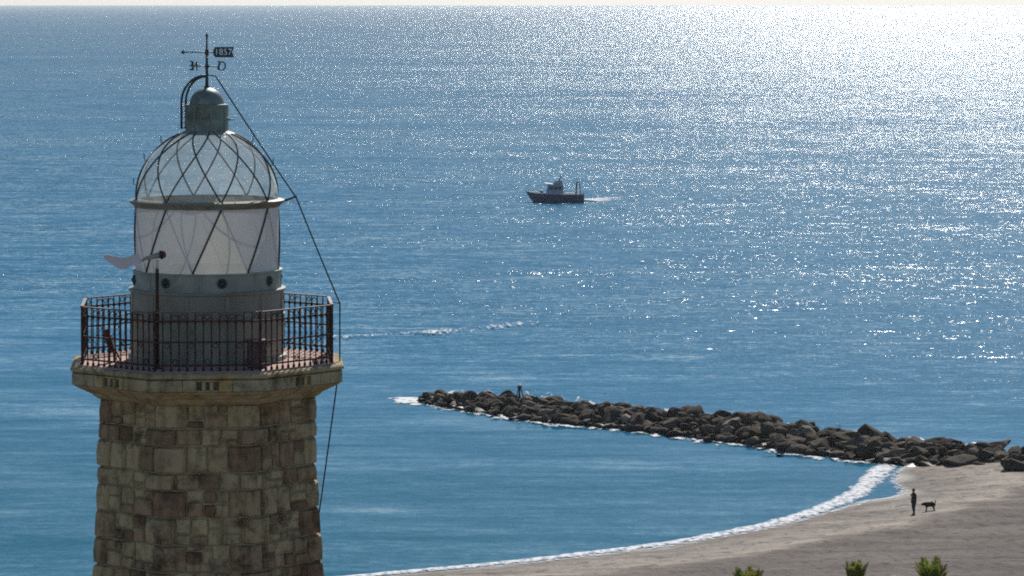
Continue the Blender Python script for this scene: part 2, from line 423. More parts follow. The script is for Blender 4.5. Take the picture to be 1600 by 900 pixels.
def stone_mat(name, stops, lichen=None):
    m, nt, n, l, b = new_mat(name)
    tc = n.new('ShaderNodeTexCoord'); oi = n.new('ShaderNodeObjectInfo')
    rp = ramp(n, stops); rp.color_ramp.interpolation = 'LINEAR'; l.new(oi.outputs['Random'], rp.inputs[0])
    nz = nd(n, 'ShaderNodeTexNoise', Scale=4.5, Detail=8.0, Roughness=0.68); l.new(tc.outputs['Object'], nz.inputs['Vector'])
    r2 = ramp(n, [(0.3, (0.45, 0.42, 0.40)), (0.5, (1, 1, 1)), (0.72, (1.25, 1.22, 1.15))]); l.new(nz.outputs['Fac'], r2.inputs[0])
    mx = nd(n, 'ShaderNodeMixRGB', blend_type='MULTIPLY'); mx.inputs[0].default_value = 1; l.new(rp.outputs[0], mx.inputs[1]); l.new(r2.outputs[0], mx.inputs[2])
    st = nd(n, 'ShaderNodeTexNoise', Scale=1.7, Detail=6.0, Roughness=0.7); l.new(tc.outputs['Object'], st.inputs['Vector'])
    r3 = ramp(n, [(0.54, (0, 0, 0)), (0.68, (1, 1, 1))]); l.new(st.outputs['Fac'], r3.inputs[0])
    mx2 = nd(n, 'ShaderNodeMixRGB'); l.new(r3.outputs[0], mx2.inputs[0]); l.new(mx.outputs[0], mx2.inputs[1]); mx2.inputs[2].default_value = (*(lichen or (0.13, 0.085, 0.055)), 1)
    mpv = n.new('ShaderNodeMapping'); mpv.inputs['Scale'].default_value = (5.0, 5.0, 0.7); l.new(tc.outputs['Object'], mpv.inputs['Vector'])
    sv = nd(n, 'ShaderNodeTexNoise', Scale=1.0, Detail=5.0, Roughness=0.65); l.new(mpv.outputs[0], sv.inputs['Vector'])
    rv = ramp(n, [(0.36, (0.55, 0.52, 0.50)), (0.52, (1, 1, 1))]); l.new(sv.outputs['Fac'], rv.inputs[0])
    mx3 = nd(n, 'ShaderNodeMixRGB', blend_type='MULTIPLY'); mx3.inputs[0].default_value = 0.8; l.new(mx2.outputs[0], mx3.inputs[1]); l.new(rv.outputs[0], mx3.inputs[2])
    l.new(mx3.outputs[0], b.inputs['Base Color']); b.inputs['Roughness'].default_value = 0.95; b.inputs['Specular IOR Level'].default_value = 0.15
    fz = nd(n, 'ShaderNodeTexNoise', Scale=16.0 if 'rock' not in name else 5.0, Detail=5.0, Roughness=0.7); l.new(tc.outputs['Object'], fz.inputs['Vector'])
    bp = nd(n, 'ShaderNodeBump', Strength=0.9, Distance=0.03); l.new(fz.outputs['Fac'], bp.inputs['Height']); l.new(bp.outputs[0], b.inputs['Normal'])
    return m
m_stone = stone_mat('tower_stone', [(0.0, (0.60, 0.49, 0.28)), (0.26, (0.52, 0.42, 0.24)), (0.38, (0.46, 0.34, 0.20)), (0.52, (0.42, 0.29, 0.175)), (0.62, (0.48, 0.37, 0.22)), (0.80, (0.56, 0.46, 0.27)), (0.90, (0.26, 0.16, 0.10)), (1.0, (0.42, 0.28, 0.17))])
m_cornice = stone_mat('cornice_stone', [(0.0, (0.54, 0.45, 0.26)), (0.5, (0.48, 0.42, 0.27)), (1.0, (0.58, 0.46, 0.23))], lichen=(0.52, 0.36, 0.10))

def glass_mat(name, tint, gloss, veil=0.0, veil_col=(0.8, 0.8, 0.8), glow=0.5):
    """thin pane: mostly see-through, mirror-like at grazing angles, a little dust"""
    m, nt, n, l, b = new_mat(name)
    n.remove(b); out = n['Material Output']
    tr = n.new('ShaderNodeBsdfTransparent'); tr.inputs[0].default_value = (*tint, 1)
    gl = n.new('ShaderNodeBsdfGlossy'); gl.inputs['Roughness'].default_value = 0.05
    fr = nd(n, 'ShaderNodeFresnel'); gg = n.new('ShaderNodeNewGeometry'); io = n.new('ShaderNodeMapRange'); io.inputs[3].default_value = 1.5; io.inputs[4].default_value = 1 / 1.5
    l.new(gg.outputs['Backfacing'], io.inputs[0]); l.new(io.outputs[0], fr.inputs[0])      # thin pane: both sides reflect alike
    mu = n.new('ShaderNodeMath'); mu.operation = 'MULTIPLY'; mu.inputs[1].default_value = gloss; l.new(fr.outputs[0], mu.inputs[0])
    m1 = n.new('ShaderNodeMixShader'); l.new(mu.outputs[0], m1.inputs[0]); l.new(tr.outputs[0], m1.inputs[1]); l.new(gl.outputs[0], m1.inputs[2])
    df = n.new('ShaderNodeBsdfDiffuse'); df.inputs[0].default_value = (*veil_col, 1)
    tl = n.new('ShaderNodeBsdfTranslucent'); tl.inputs[0].default_value = (*veil_col, 1)
    ms = n.new('ShaderNodeMixShader'); ms.inputs[0].default_value = glow; l.new(df.outputs[0], ms.inputs[1]); l.new(tl.outputs[0], ms.inputs[2])
    tc = n.new('ShaderNodeTexCoord'); nz = nd(n, 'ShaderNodeTexNoise', Scale=2.5, Detail=5.0); l.new(tc.outputs['Object'], nz.inputs['Vector'])
    mr = n.new('ShaderNodeMapRange'); mr.inputs[1].default_value = 0.3; mr.inputs[2].default_value = 0.7; mr.inputs[3].default_value = veil * (0.5 if veil < 0.5 else 0.92); mr.inputs[4].default_value = veil * (1.5 if veil < 0.5 else 1.08); l.new(nz.outputs['Fac'], mr.inputs[0])
    m2 = n.new('ShaderNodeMixShader'); l.new(mr.outputs[0], m2.inputs[0]); l.new(m1.outputs[0], m2.inputs[1]); l.new(ms.outputs[0], m2.inputs[2])
    l.new(m2.outputs[0], out.inputs['Surface'])
    return m
m_glass_dome = glass_mat('dome_glass', (0.96, 0.99, 0.97), 1.3, 0.26, (0.85, 0.86, 0.84))
m_glass_white = glass_mat('frosted_white_glass', (0.9, 0.9, 0.93), 0.5, 0.92, (0.86, 0.84, 0.79), 0.10)
m_glass_cream = glass_mat('cream_glass', (0.95, 0.92, 0.85), 0.5, 0.90, (0.86, 0.83, 0.74), 0.17)

# ================================================================== LIGHTHOUSE
LY = 61.0
axis = at_depth(324, 450, LY)
LX = axis.x
ZB = 2.6                                         # ground level under the tower
LROT = math.atan2(LX * -1, LY)                   # one face of the octagon looks at the hill the photo is taken from
def zr(row): return at_depth(324, row, LY).z - ZB
house = empty('lighthouse', (LX, LY, ZB), LROT)
tag(house, 'old stone lighthouse tower with glazed lantern room and iron railed gallery', 'lighthouse')
T8 = math.tan(R(22.5)); C8 = math.cos(R(22.5))
Z_FLOOR = zr(561); Z_CB = zr(613)                # gallery floor, underside of cornice
def apo(z): return 1.762 + 0.040 * (Z_CB - z)
def face_pt(i, u, a, z):
    an = R(-90 + 45 * i)
    return Vector((math.cos(an) * a - math.sin(an) * u, math.sin(an) * a + math.cos(an) * u, z))
def octo(prof):
    """loft an octagon (flat face towards local -Y) through (apothem, z)"""
    m = MB(); vs = []; fs = []
    for a, z in prof:
        for i in range(8): vs.append(face_pt(i, a * T8, a, z))
    for k in range(len(prof) - 1):
        for i in range(8):
            q = (i + 1) % 8; fs.append((k * 8 + i, k * 8 + q, (k + 1) * 8 + q, (k + 1) * 8 + i))
    fs.append(tuple(range(7, -1, -1))); fs.append(tuple((len(prof) - 1) * 8 + i for i in range(8)))
    return m.add(vs, fs)

# --- tower shaft: mortar core and every stone proud of it
shaft = octo([(apo(0) - 0.03, -0.6), (apo(Z_CB) - 0.03, Z_CB)]).build('tower_shaft', m_mortar, house)
ZS = zr(965)
rs = random.Random(5)
courses = []
z = Z_CB
while z > ZS:
    h = rs.choice((0.19, 0.24, 0.29, 0.36, 0.42, 0.46)); courses.append((z - h, z)); z -= h
def stone_flat(i, u0, u1, z0, z1):
    g = 0.011; u0 += g; u1 -= g; z0 += g; z1 -= g
    um, zm = (u0 + u1) / 2, (z0 + z1) / 2
    jit = lambda k: rs.uniform(-k, k)
    ring = [(u0, z0), (um, z0 + jit(.008)), (u1, z0), (u1 + jit(.006), zm), (u1, z1), (um, z1 + jit(.008)), (u0, z1), (u0 + jit(.006), zm)]
    ring = [(a + jit(.008), c + jit(.006)) for a, c in ring]
    p = rs.uniform(0.006, 0.040); ins = 0.022
    vs = []; fs = []
    for (u, zz) in ring: vs.append(face_pt(i, u, apo(zz) - 0.08, zz))
    for (u, zz) in ring: vs.append(face_pt(i, u, apo(zz) - 0.006, zz))
    for (u, zz) in ring:
        uu = u + (um - u) * min(1, ins / max(0.03, abs(um - u))) if abs(um - u) > 0.02 else u
        z2 = zz + (zm - zz) * min(1, ins / max(0.03, abs(zm - zz))) if abs(zm - zz) > 0.02 else zz
        vs.append(face_pt(i, uu, apo(zz) + p + jit(0.014), z2))
    vs.append(face_pt(i, um + jit(.03), apo(zm) + p + rs.uniform(-0.008, 0.02), zm + jit(.02)))
    for r_ in range(2):
        for k in range(8):
            q = (k + 1) % 8; fs.append((r_ * 8 + k, r_ * 8 + q, (r_ + 1) * 8 + q, (r_ + 1) * 8 + k))
    for k in range(8): fs.append((16 + k, 16 + (k + 1) % 8, 24))
    return MB().add(vs, fs).build('stone', m_stone, shaft)
def corner_pt(k, s, off, z):
    """point near the corner between face k and k+1; s<0 on face k, s>0 on face k+1"""
    a = apo(z) + off; hw = a * T8
    return face_pt(k, hw + s, a, z) if s <= 0 else face_pt(k + 1, -hw + s, a, z)
def stone_quoin(k, la, lb, z0, z1):
    g = 0.014; z0 += g; z1 -= g; la -= g; lb -= g
    p = rs.uniform(0.035, 0.085); bul = rs.uniform(0.01, 0.05)
    cols = [(-la, -0.08), (-la, 0.0), (-la + 0.03, p), (-la * 0.45, p + 0.01), (-0.03, p + bul * 0.4), (0.03, p + bul * 0.4), (lb * 0.45, p + 0.01), (lb - 0.03, p), (lb, 0.0), (lb, -0.08)]
    h = z1 - z0
    rows = [(z0, -1), (z0, 0.0), (z0 + 0.022, 0.92), (z0 + h * 0.5, 1.1), (z1 - 0.022, 0.92), (z1, 0.0), (z1, -1)]
    vs = []; fs = []; W = len(cols)
    for zi, f in rows:
        for s, o in cols:
            if f < 0: off = -0.08
            elif o <= 0: off = o
            else: off = o * f + rs.uniform(-0.010, 0.010)
            vs.append(corner_pt(k, s + (rs.uniform(-0.006, 0.006) if abs(s) > 0.05 else 0), off, zi + (rs.uniform(-0.006, 0.006) if f > 0 else 0)))
    for r_ in range(len(rows) - 1):
        for c in range(W - 1):
            fs.append((r_ * W + c, r_ * W + c + 1, (r_ + 1) * W + c + 1, (r_ + 1) * W + c))
    o = MB().add(vs, fs).build('quoin_stone', m_stone, shaft)
    return o
# corner quoins, alternating long and short
QL, QS = 0.40, 0.21
for ci, (z0, z1) in enumerate(courses):
    for k in range(-3, 3):
        long_ = (ci + k) % 2 == 0
        stone_quoin(k, QL if long_ else QS, QS if long_ else QL, z0, z1)
# irregular squared rubble between them: tall bands cut into cells, cells cut again
def cells(u0, u1, z0, z1, depth=0):
    w, h = u1 - u0, z1 - z0
    if depth == 0 and w > 0.52:
        t = rs.uniform(0.38, 0.62) if w < 1.0 else rs.uniform(0.28, 0.72)
        return cells(u0, u0 + w * t, z0, z1, 0) + cells(u0 + w * t, u1, z0, z1, 0)
    if h > 0.34 and rs.random() < 0.66 or (h > 0.27 and rs.random() < 0.35):
        t = rs.choice((0.34, 0.42, 0.5, 0.6, 0.66))
        return cells(u0, u1, z0, z0 + h * t, 1) + cells(u0, u1, z0 + h * t, z1, 1)
    if w > 0.36 and w / h > 1.7 and rs.random() < 0.6:
        t = rs.uniform(0.35, 0.65)
        return cells(u0, u0 + w * t, z0, z1, 2) + cells(u0 + w * t, u1, z0, z1, 2)
    return [(u0, u1, z0, z1)]
for i in range(-2, 3):
    pair = 0
    while pair < len(courses):
        z0, z1 = courses[min(pair, len(courses) - 1)][0], courses[pair][1]
        la = QS if (pair + i - 1) % 2 == 0 else QL      # stone of the corner on the left, its length on this face
        lb = QL if (pair + i) % 2 == 0 else QS
        w = apo((z0 + z1) / 2) * T8
        for c in cells(-w + la, w - lb, z0, z1): stone_flat(i, *c)
        pair += 1

# --- cornice
dz = lambda r0: zr(r0)
cor = octo([(1.80, dz(615)), (1.86, dz(613)), (1.93, dz(609)), (1.97, dz(605)), (2.05, dz(602)), (2.10, dz(599)), (2.20, dz(595)), (2.25, dz(592)), (2.27, dz(590.5)), (2.16, dz(590)), (2.16, dz(572)), (2.27, dz(571.5)),
            (2.325, dz(568.5)), (2.335, dz(565)), (2.30, dz(562.5)), (2.18, dz(562))]).build('cornice', m_cornice, house)
def prism(i, u0, u1, a0, a1, z0, z1, name, mat, par, ch=0.012):
    """block on octagon face i with chamfered outer edges"""
    vs = []; fs = []
    for (a, e) in ((a0, 0), (a1 - ch, 0), (a1, ch)):
        for (u, zz) in ((u0 + e, z0 + e), (u1 - e, z0 + e), (u1 - e, z1 - e), (u0 + e, z1 - e)):
            vs.append(face_pt(i, u, a, zz))
    for r_ in range(2):
        for k in range(4):
            q = (k + 1) % 4; fs.append((r_ * 4 + k, r_ * 4 + q, (r_ + 1) * 4 + q, (r_ + 1) * 4 + k))
    fs.append((8, 9, 10, 11))
    return MB().add(vs, fs).build(name, mat, par)
for i in range(8):
    hw = 2.305 * T8 - 0.004
    zt, zb = dz(572.3), dz(589.7)
    for u0, u1 in ((-hw, -0.42), (-0.415, -0.19), (0.19, 0.415), (0.42, hw)):
        prism(i, u0, u1, 2.14, 2.305, zb, zt, 'cornice_block', m_cornice, cor)
    for u in (-0.065, 0.065):
        prism(i, u - 0.030, u + 0.030, 2.14, 2.30, zb + 0.03, zt - 0.03, 'corbel', m_cornice, cor)
    prism(i, -0.186, 0.186, 2.14, 2.30, zb, zb + 0.026, 'corbel_sill', m_cornice, cor); prism(i, -0.186, 0.186, 2.14, 2.30, zt - 0.026, zt, 'corbel_lintel', m_cornice, cor)
# --- gallery floor
fl = octo([(2.20, dz(562.2)), (2.20, Z_FLOOR), (2.185, Z_FLOOR + 0.012)]).build('gallery_floor', m_floor, house)

# --- railing
RA = 2.13
rail = empty('railing', (0, 0, 0), parent=house)
Hh = 1.0
for zz, th, hh in ((Hh, 0.055, 0.022), (Hh - 0.15, 0.028, 0.030), (0.50, 0.026, 0.026), (0.11, 0.028, 0.028)):
    m = MB()
    for i in range(8):
        vs = []
        for a in (RA - th / 2, RA + th / 2):
            for z2 in (Z_FLOOR + zz - hh / 2, Z_FLOOR + zz + hh / 2):
                for s in (-1, 1): vs.append(face_pt(i, s * a * T8, a, z2))
        # 0..3 inner (lo-,lo+,hi-,hi+), 4..7 outer
        m.add(vs, [(4, 5, 7, 6), (1, 0, 2, 3), (2, 6, 7, 3), (0, 1, 5, 4)])
    o = m.build('handrail' if zz == Hh else 'rail', m_iron if zz < Hh else simple('lit_handrail', (0.13, 0.10, 0.09), 0.45, 0.0, 0.4, 6.0), rail)  # sunlit look of the handrail put into a paler iron colour
zf = Z_FLOOR
prof = [(0.0, 0.0), (0.024, 0.0), (0.024, 0.05), (0.0115, 0.07), (0.0115, 0.30), (0.024, 0.32), (0.0115, 0.34), (0.0115, 0.48), (0.026, 0.50), (0.0115, 0.52), (0.0115, 0.80), (0.025, 0.825), (0.025, 0.86), (0.0115, 0.88), (0.012, 0.985)]
bal_me = MB().lathe(prof, 6).mesh('baluster', m_iron, True)
arc_pts = [(0.0, 0.0, 0.78)] + [(0.068 - 0.068 * math.cos(a), 0.0, 0.86 + 0.10 * math.sin(a)) for a in [k * math.pi / 8 for k in range(9)]] + [(0.136, 0.0, 0.78)]
hoop_me = MB().tube(arc_pts, 0.010, 5).mesh('hoop', m_iron, True)
ring_me = MB().tube([(0.042 * math.cos(a), 0, 0.042 * math.sin(a)) for a in [k * math.pi / 6 for k in range(12)]], 0.008, 5, closed=True).mesh('scroll_ring', m_iron, True)
post_me = MB().box((0, 0, 0.5), (0.036, 0.036, 1.0)).box((0, 0, 1.02), (0.052, 0.052, 0.03)).mesh('corner_post', m_iron)
nb = 13
for i in range(8):
    an = R(45 * i)
    hw = RA * T8
    p = face_pt(i, hw, RA, zf + 0.0); link('corner_post', post_me, rail, p, (0, 0, an + R(22.5)), (1, 1, 0.985))
    for k in range(1, nb):
        u = -hw + 2 * hw * k / nb
        link('baluster', bal_me, rail, face_pt(i, u, RA, zf), (0, 0, an))
        if k in (2, 5, 8, 10):
            link('hoop', hoop_me, rail, face_pt(i, u, RA, zf), (0, 0, an), (2 * hw / nb / 0.136, 1, 1))
        if k in (3, 6, 9, 12):
            link('scroll_ring', ring_me, rail, face_pt(i, u + hw / nb, RA, zf + 0.925), (0, 0, an))
        if k in (1, 4, 7, 10):
            link('scroll_ring', ring_me, rail, face_pt(i, u + hw / nb, RA, zf + 0.44), (0, 0, an))
        if k in (2, 6, 11):
            link('scroll_ring', ring_me, rail, face_pt(i, u + hw / nb, RA, zf + 0.17), (0, 0, an))

# --- lower drum, service ring, lantern glazing, ring beam, dome, ventilator
ZD1 = zr(449); ZG0 = zr(420); ZG1 = zr(322); ZR1 = zr(312); RD = 1.245
drum = MB().lathe([(1.37, Z_FLOOR + 0.002), (1.37, Z_FLOOR + 0.09), (1.325, Z_FLOOR + 0.11), (1.325, ZD1 - 0.05), (1.36, ZD1 - 0.035), (1.36, ZD1), (1.27, ZD1 + 0.006)], 64).build('lower_drum', m_paint_lo, house)
bevel_shade(drum, 30)
for k in range(12):
    a = R(15 + 30 * k)
    o = MB().box((0, 0, 0), (0.05, 0.012, ZD1 - Z_FLOOR - 0.19)).build('seam_strip', m_paint_lo, drum, None)
    o.location = (1.33 * math.cos(a), 1.33 * math.sin(a), (ZD1 + Z_FLOOR) / 2 + 0.03); o.rotation_euler = (0, 0, a + math.pi / 2)
hoopb = MB().tube([(1.335 * math.cos(R(k * 6)), 1.335 * math.sin(R(k * 6)), Z_FLOOR + 0.80) for k in range(60)], 0.018, 5, closed=True).build('band', m_paint_lo, drum, True)
sring = MB().lathe([(1.275, ZD1 + 0.006), (1.275, ZG0 - 0.03), (1.30, ZG0 - 0.025), (1.30, ZG0), (1.20, ZG0 + 0.004)], 64).build('service_ring', m_paint, house)
bevel_shade(sring, 30)
port_me = MB().tube([(0.065 * math.cos(a), 0, 0.065 * math.sin(a)) for a in [k * math.pi / 8 for k in range(16)]], 0.022, 6, closed=True).mesh('air_vent', m_bar, True)
knob_me = MB().lathe([(0.0, -0.03), (0.045, -0.03), (0.045, 0.02), (0.02, 0.045), (0.0, 0.05)], 12).mesh('vent_knob', m_bar, True)
for k in range(8):
    a = R(-90 + 11.2 + 45 * k); c = (1.285 * math.cos(a), 1.285 * math.sin(a), (ZD1 + ZG0) / 2)
    o = link('air_vent', port_me, sring, c, (0, 0, a + math.pi / 2))
    link('vent_knob', knob_me, sring, c, (math.pi / 2, 0, a + math.pi / 2))
for k in range(8):
    a = R(-90 - 5 + 45 * k)
    o = MB().box((0, 0, 0), (0.02, 0.014, ZG0 - ZD1 - 0.04)).build('seam_strip', m_paint, sring)
    o.location = (1.279 * math.cos(a), 1.279 * math.sin(a), (ZD1 + ZG0) / 2 - 0.01); o.rotation_euler = (0, 0, a + math.pi / 2)

NODE = [R(-90 + 11 + 45 * k) for k in range(8)]
def cyl_pt(r, a, z): return Vector((r * math.cos(a), r * math.sin(a), z))
glz = empty('lantern_glazing', parent=house)
def tri_pane(a_top, half_top, a_bot, half_bot, mat):
    m = MB(); N = 8; vs = []; fs = []
    for j in range(N + 1):
        t = j / N; zc = ZG0 + (ZG1 - ZG0) * t; ac = a_bot + (a_top - a_bot) * t; h = half_bot + (half_top - half_bot) * t
        for q in range(5): vs.append(cyl_pt(1.238, ac + h * (q / 2 - 1), zc))
    for j in range(N):
        for q in range(4): fs.append((j * 5 + q, j * 5 + q + 1, (j + 1) * 5 + q + 1, (j + 1) * 5 + q))
    return m.add(vs, fs).build('pane', mat, glz, True)
H8 = R(22.5)
for k in range(8):
    a = NODE[k]
    tri_pane(a, 0.0005, a, H8, m_glass_cream if k in (0, 2, 4, 5) else m_glass_white)
    tri_pane(a + H8, H8, a + H8, 0.0005, m_glass_white)
    for s, mt in ((-1, m_bar), (1, m_fin)):
        pts = [cyl_pt(1.25, a + s * H8 * (1 - t), ZG0 + (ZG1 - ZG0) * t) for t in [j / 8 for j in range(9)]]
        MB().tube(pts, 0.017 if s < 0 else 0.010, 6).build('glazing_bar', mt, glz, True)
ringb = MB().lathe([(1.20, ZG1 - 0.005), (1.265, ZG1), (1.275, ZG1 + 0.03), (1.33, ZR1 - 0.045), (1.345, ZR1 - 0.02), (1.345, ZR1), (1.27, ZR1 + 0.02), (1.18, ZR1 + 0.025), (1.17, ZG1 + 0.01), (1.20, ZG1 - 0.005)], 72).build('ring_beam', m_ring, house)
bevel_shade(ringb, 30)
stay = MB().tube([cyl_pt(1.33, R(-4), ZR1 - 0.02), cyl_pt(1.45, R(-4), ZR1 + 0.02), cyl_pt(1.555, R(-4), ZR1 + 0.055)], [0.022, 0.018, 0.02], 6).build('cable_arm', m_bar, ringb)
# dome
dome = empty('dome', parent=house)
def dome_pt(r, a, el): return Vector((r * math.cos(el) * math.cos(a), r * math.cos(el) * math.sin(a), ZR1 + r * math.sin(el)))
EL1 = math.acos(0.36 / RD); ELN = R(80)
sh = lambda el: R(45) * el / ELN
for k in range(8):
    for s in (-1, 1):
        els = [EL1 * j / 16 for j in range(17)]
        MB().tube([dome_pt(RD, NODE[k] + s * sh(e), e) for e in els], 0.0145, 6).build('rib', m_bar, dome, True)
def dome_patch(fL, fR, e0, e1):
    m = MB(); N = 10; Q = 4; vs = []; fs = []
    for j in range(N + 1):
        e = e0 + (e1 - e0) * j / N; L, Rr = fL(e), fR(e)
        if Rr < L: L = Rr = (L + Rr) / 2
        for q in range(Q + 1): vs.append(dome_pt(RD - 0.012, L + (Rr - L) * q / Q, e))
    for j in range(N):
        for q in range(Q): fs.append((j * (Q + 1) + q, j * (Q + 1) + q + 1, (j + 1) * (Q + 1) + q + 1, (j + 1) * (Q + 1) + q))
    return m.add(vs, fs).build('dome_pane', m_glass_dome, dome, True)
for k in range(8):
    a = NODE[k]; e5 = ELN / 2
    dome_patch(lambda e: a + sh(e), lambda e: a + R(45) - sh(e), 0.012, e5)                       # lower triangle
    dome_patch(lambda e: a - sh(e), lambda e: a + sh(e), 0.012, e5)                               # diamond, lower half
    dome_patch(lambda e: a - R(45) + sh(e), lambda e: a + R(45) - sh(e), e5, EL1)                 # diamond, upper half
    dome_patch(lambda e: a + R(45) - sh(e), lambda e: a + sh(e), e5, EL1)                         # upper triangle
cap = MB().lathe([(RD * math.cos(e) + 0.006, ZR1 + (RD + 0.006) * math.sin(e)) for e in [R(67) + (EL1 - R(67)) * j / 5 for j in range(6)]], 48).build('dome_collar', m_paint, dome, True)
for (sd, e) in ((-1, 12), (-1, 33), (-1, 52), (1, 52), (1, 28)):
    a = R(180) if sd < 0 else R(0)
    p0 = dome_pt(RD, a, R(e)); nrm_ = Vector((math.cos(a) * math.cos(R(e)), 0, math.sin(R(e))))
    MB().tube([p0, p0 + nrm_ * 0.05, p0 + nrm_ * 0.05 + Vector((0, 0, 0.075)), p0 + nrm_ * 0.03 + Vector((sd * 0.02, 0, 0.11))], 0.009, 5).build('hand_hook', m_bar, dome, True)
# ventilator
Zv0, Zv1, Zt = zr(206), zr(163), zr(137)
vent = MB().lathe([(0.30, Zv0 - 0.05), (0.34, Zv0 - 0.02), (0.345, Zv0), (0.37, Zv0 + 0.02), (0.368, Zv0 + 0.23), (0.374, Zv0 + 0.235), (0.374, Zv0 + 0.25), (0.367, Zv0 + 0.255), (0.367, Zv1 - 0.02), (0.372, Zv1), (0.305, Zv1 + 0.006)], 48).build('ventilator', m_vent, house)
bevel_shade(vent, 35)
capv = MB().lathe([(0.30 * math.cos(e), Zv1 + 0.005 + (Zt - Zv1) * math.sin(e)) for e in [R(6 * j) for j in range(15)]], 40, cap1=True).build('ventilator_cap', m_vent, vent, True)
for k in range(8):
    a = R(45 * k + 10); o = MB().box((0, 0, 0), (0.03, 0.01, Zv1 - Zv0 - 0.06)).build('ventilator_strap', m_vent, vent)
    o.location = (0.37 * math.cos(a), 0.37 * math.sin(a), (Zv0 + Zv1) / 2); o.rotation_euler = (0, 0, a + math.pi / 2)
MB().tube([(0.36, -0.05, zr(187)), (0.46, -0.07, zr(187) + 0.005)], 0.014, 6).build('spout', m_ring, vent, True)
for dx, dy in ((0.0, -0.05), (0.075, 0.05)):
    pts = [(-0.44 + dx, dy, zr(201)), (-0.44 + dx, dy, zr(160))]
    for j in range(1, 11):
        a = R(9 * j); pts.append((-0.02 - (0.42 - dx) * math.cos(a), dy * (1 - j / 10), zr(160) + (zr(118) - zr(160) - dx * 0.2) * math.sin(a)))
    MB().tube(pts, 0.021, 7).build('ladder_rail', m_bar, vent, True)
for j in range(6):
    zz = zr(199) + (zr(158) - zr(199)) * j / 5
    MB().tube([(-0.44, -0.05, zz), (-0.365, 0.05, zz)], 0.008, 5).build('rung', m_bar, vent, True)
MB().tube([(-0.44, -0.05, zr(200)), (-0.345, 0.0, zr(199))], 0.012, 5).build('ladder_bracket', m_bar, vent, True)

# --- weather vane
vane = empty('weather_vane', (0, 0, 0), parent=house)
zt2 = zr(50)
MB().tube([(0, 0, Zt - 0.03), (0, 0, Zt + 0.03), (0, 0, Zt + 0.04), (0, 0, zr(118)), (0, 0, zr(90)), (0, 0, zr(60))], [0.06, 0.045, 0.03, 0.026, 0.020, 0.013], 8).build('mast', m_bar, vane, True)
MB().lathe([(0.0, zr(63)), (0.020, zr(60)), (0.014, zr(58)), (0.026, zr(55.5)), (0.010, zr(53)), (0.0, zt2)], 8).build('finial', m_bar, vane, True)
MB().lathe([(0.02, zr(87)), (0.034, zr(85)), (0.034, zr(79)), (0.02, zr(77))], 10).build('swivel', m_bar, vane, True)
MB().lathe([(0.02, zr(107)), (0.036, zr(105)), (0.036, zr(101.5)), (0.02, zr(100))], 10).build('hub', m_bar, vane, True)
za = zr(81.5)
MB().tube([(-0.43, 0, za), (0.13, 0, za)], 0.011, 6).build('arrow_shaft', m_bar, vane, True)
MB().add([(-0.46, 0, za), (-0.385, -0.006, za + 0.045), (-0.395, -0.006, za), (-0.385, -0.006, za - 0.045), (-0.385, 0.006, za + 0.045), (-0.395, 0.006, za), (-0.385, 0.006, za - 0.045)],
         [(0, 2, 1), (0, 3, 2), (0, 4, 5), (0, 5, 6), (0, 1, 4), (0, 6, 3), (1, 2, 5, 4), (2, 3, 6, 5)]).build('arrow_head', m_bar, vane)
def text_splines(body, size):
    cu = bpy.data.curves.new('lettering', 'FONT'); cu.body = body; cu.size = size; cu.align_x = 'CENTER'; cu.align_y = 'CENTER'
    return cu
def text_mesh(body, size, ext, name, offset=0.0):
    cu = text_splines(body, size); cu.extrude = ext; cu.offset = offset; cu.resolution_u = 3
    o = bpy.data.objects.new('lettering', cu); COL.objects.link(o)
    dg = bpy.context.evaluated_depsgraph_get(); me = bpy.data.meshes.new_from_object(o.evaluated_get(dg)); me.name = name
    bpy.data.objects.remove(o); me.materials.clear(); return me
# banner of the vane with the year cut through it
def flag_mesh():
    cu = text_splines('1857', 0.155); cu.offset = 0.0025
    o = bpy.data.objects.new('lettering', cu); COL.objects.link(o)
    bpy.ops.object.select_all(action='DESELECT'); o.select_set(True); bpy.context.view_layer.objects.active = o
    bpy.ops.object.convert(target='CURVE')
    o = bpy.context.view_layer.objects.active
    cv = o.data; cv.dimensions = '2D'; cv.fill_mode = 'BOTH'; cv.extrude = 0.006; cv.resolution_u = 3
    out = [(-0.175, 0.0), (-0.165, 0.055), (-0.135, 0.088), (0.185, 0.088), (0.150, 0.0), (0.185, -0.088), (-0.135, -0.088), (-0.165, -0.055)]
    sp_ = cv.splines.new('POLY'); sp_.points.add(len(out) - 1)
    for q, (x, y) in zip(sp_.points, out): q.co = (x, y, 0, 1)
    sp_.use_cyclic_u = True
    dg = bpy.context.evaluated_depsgraph_get(); dg.update(); me = bpy.data.meshes.new_from_object(o.evaluated_get(dg)); me.name = 'banner'
    bpy.data.objects.remove(o); me.materials.clear(); me.materials.append(m_bar); return me
fo = link('banner', flag_mesh(), vane, (0.285, 0, za), (math.pi / 2, 0, 0)); tag(fo, 'swallow tailed banner with the year 1857 cut through it')
Lr = 0.337; zl = zr(103.5)
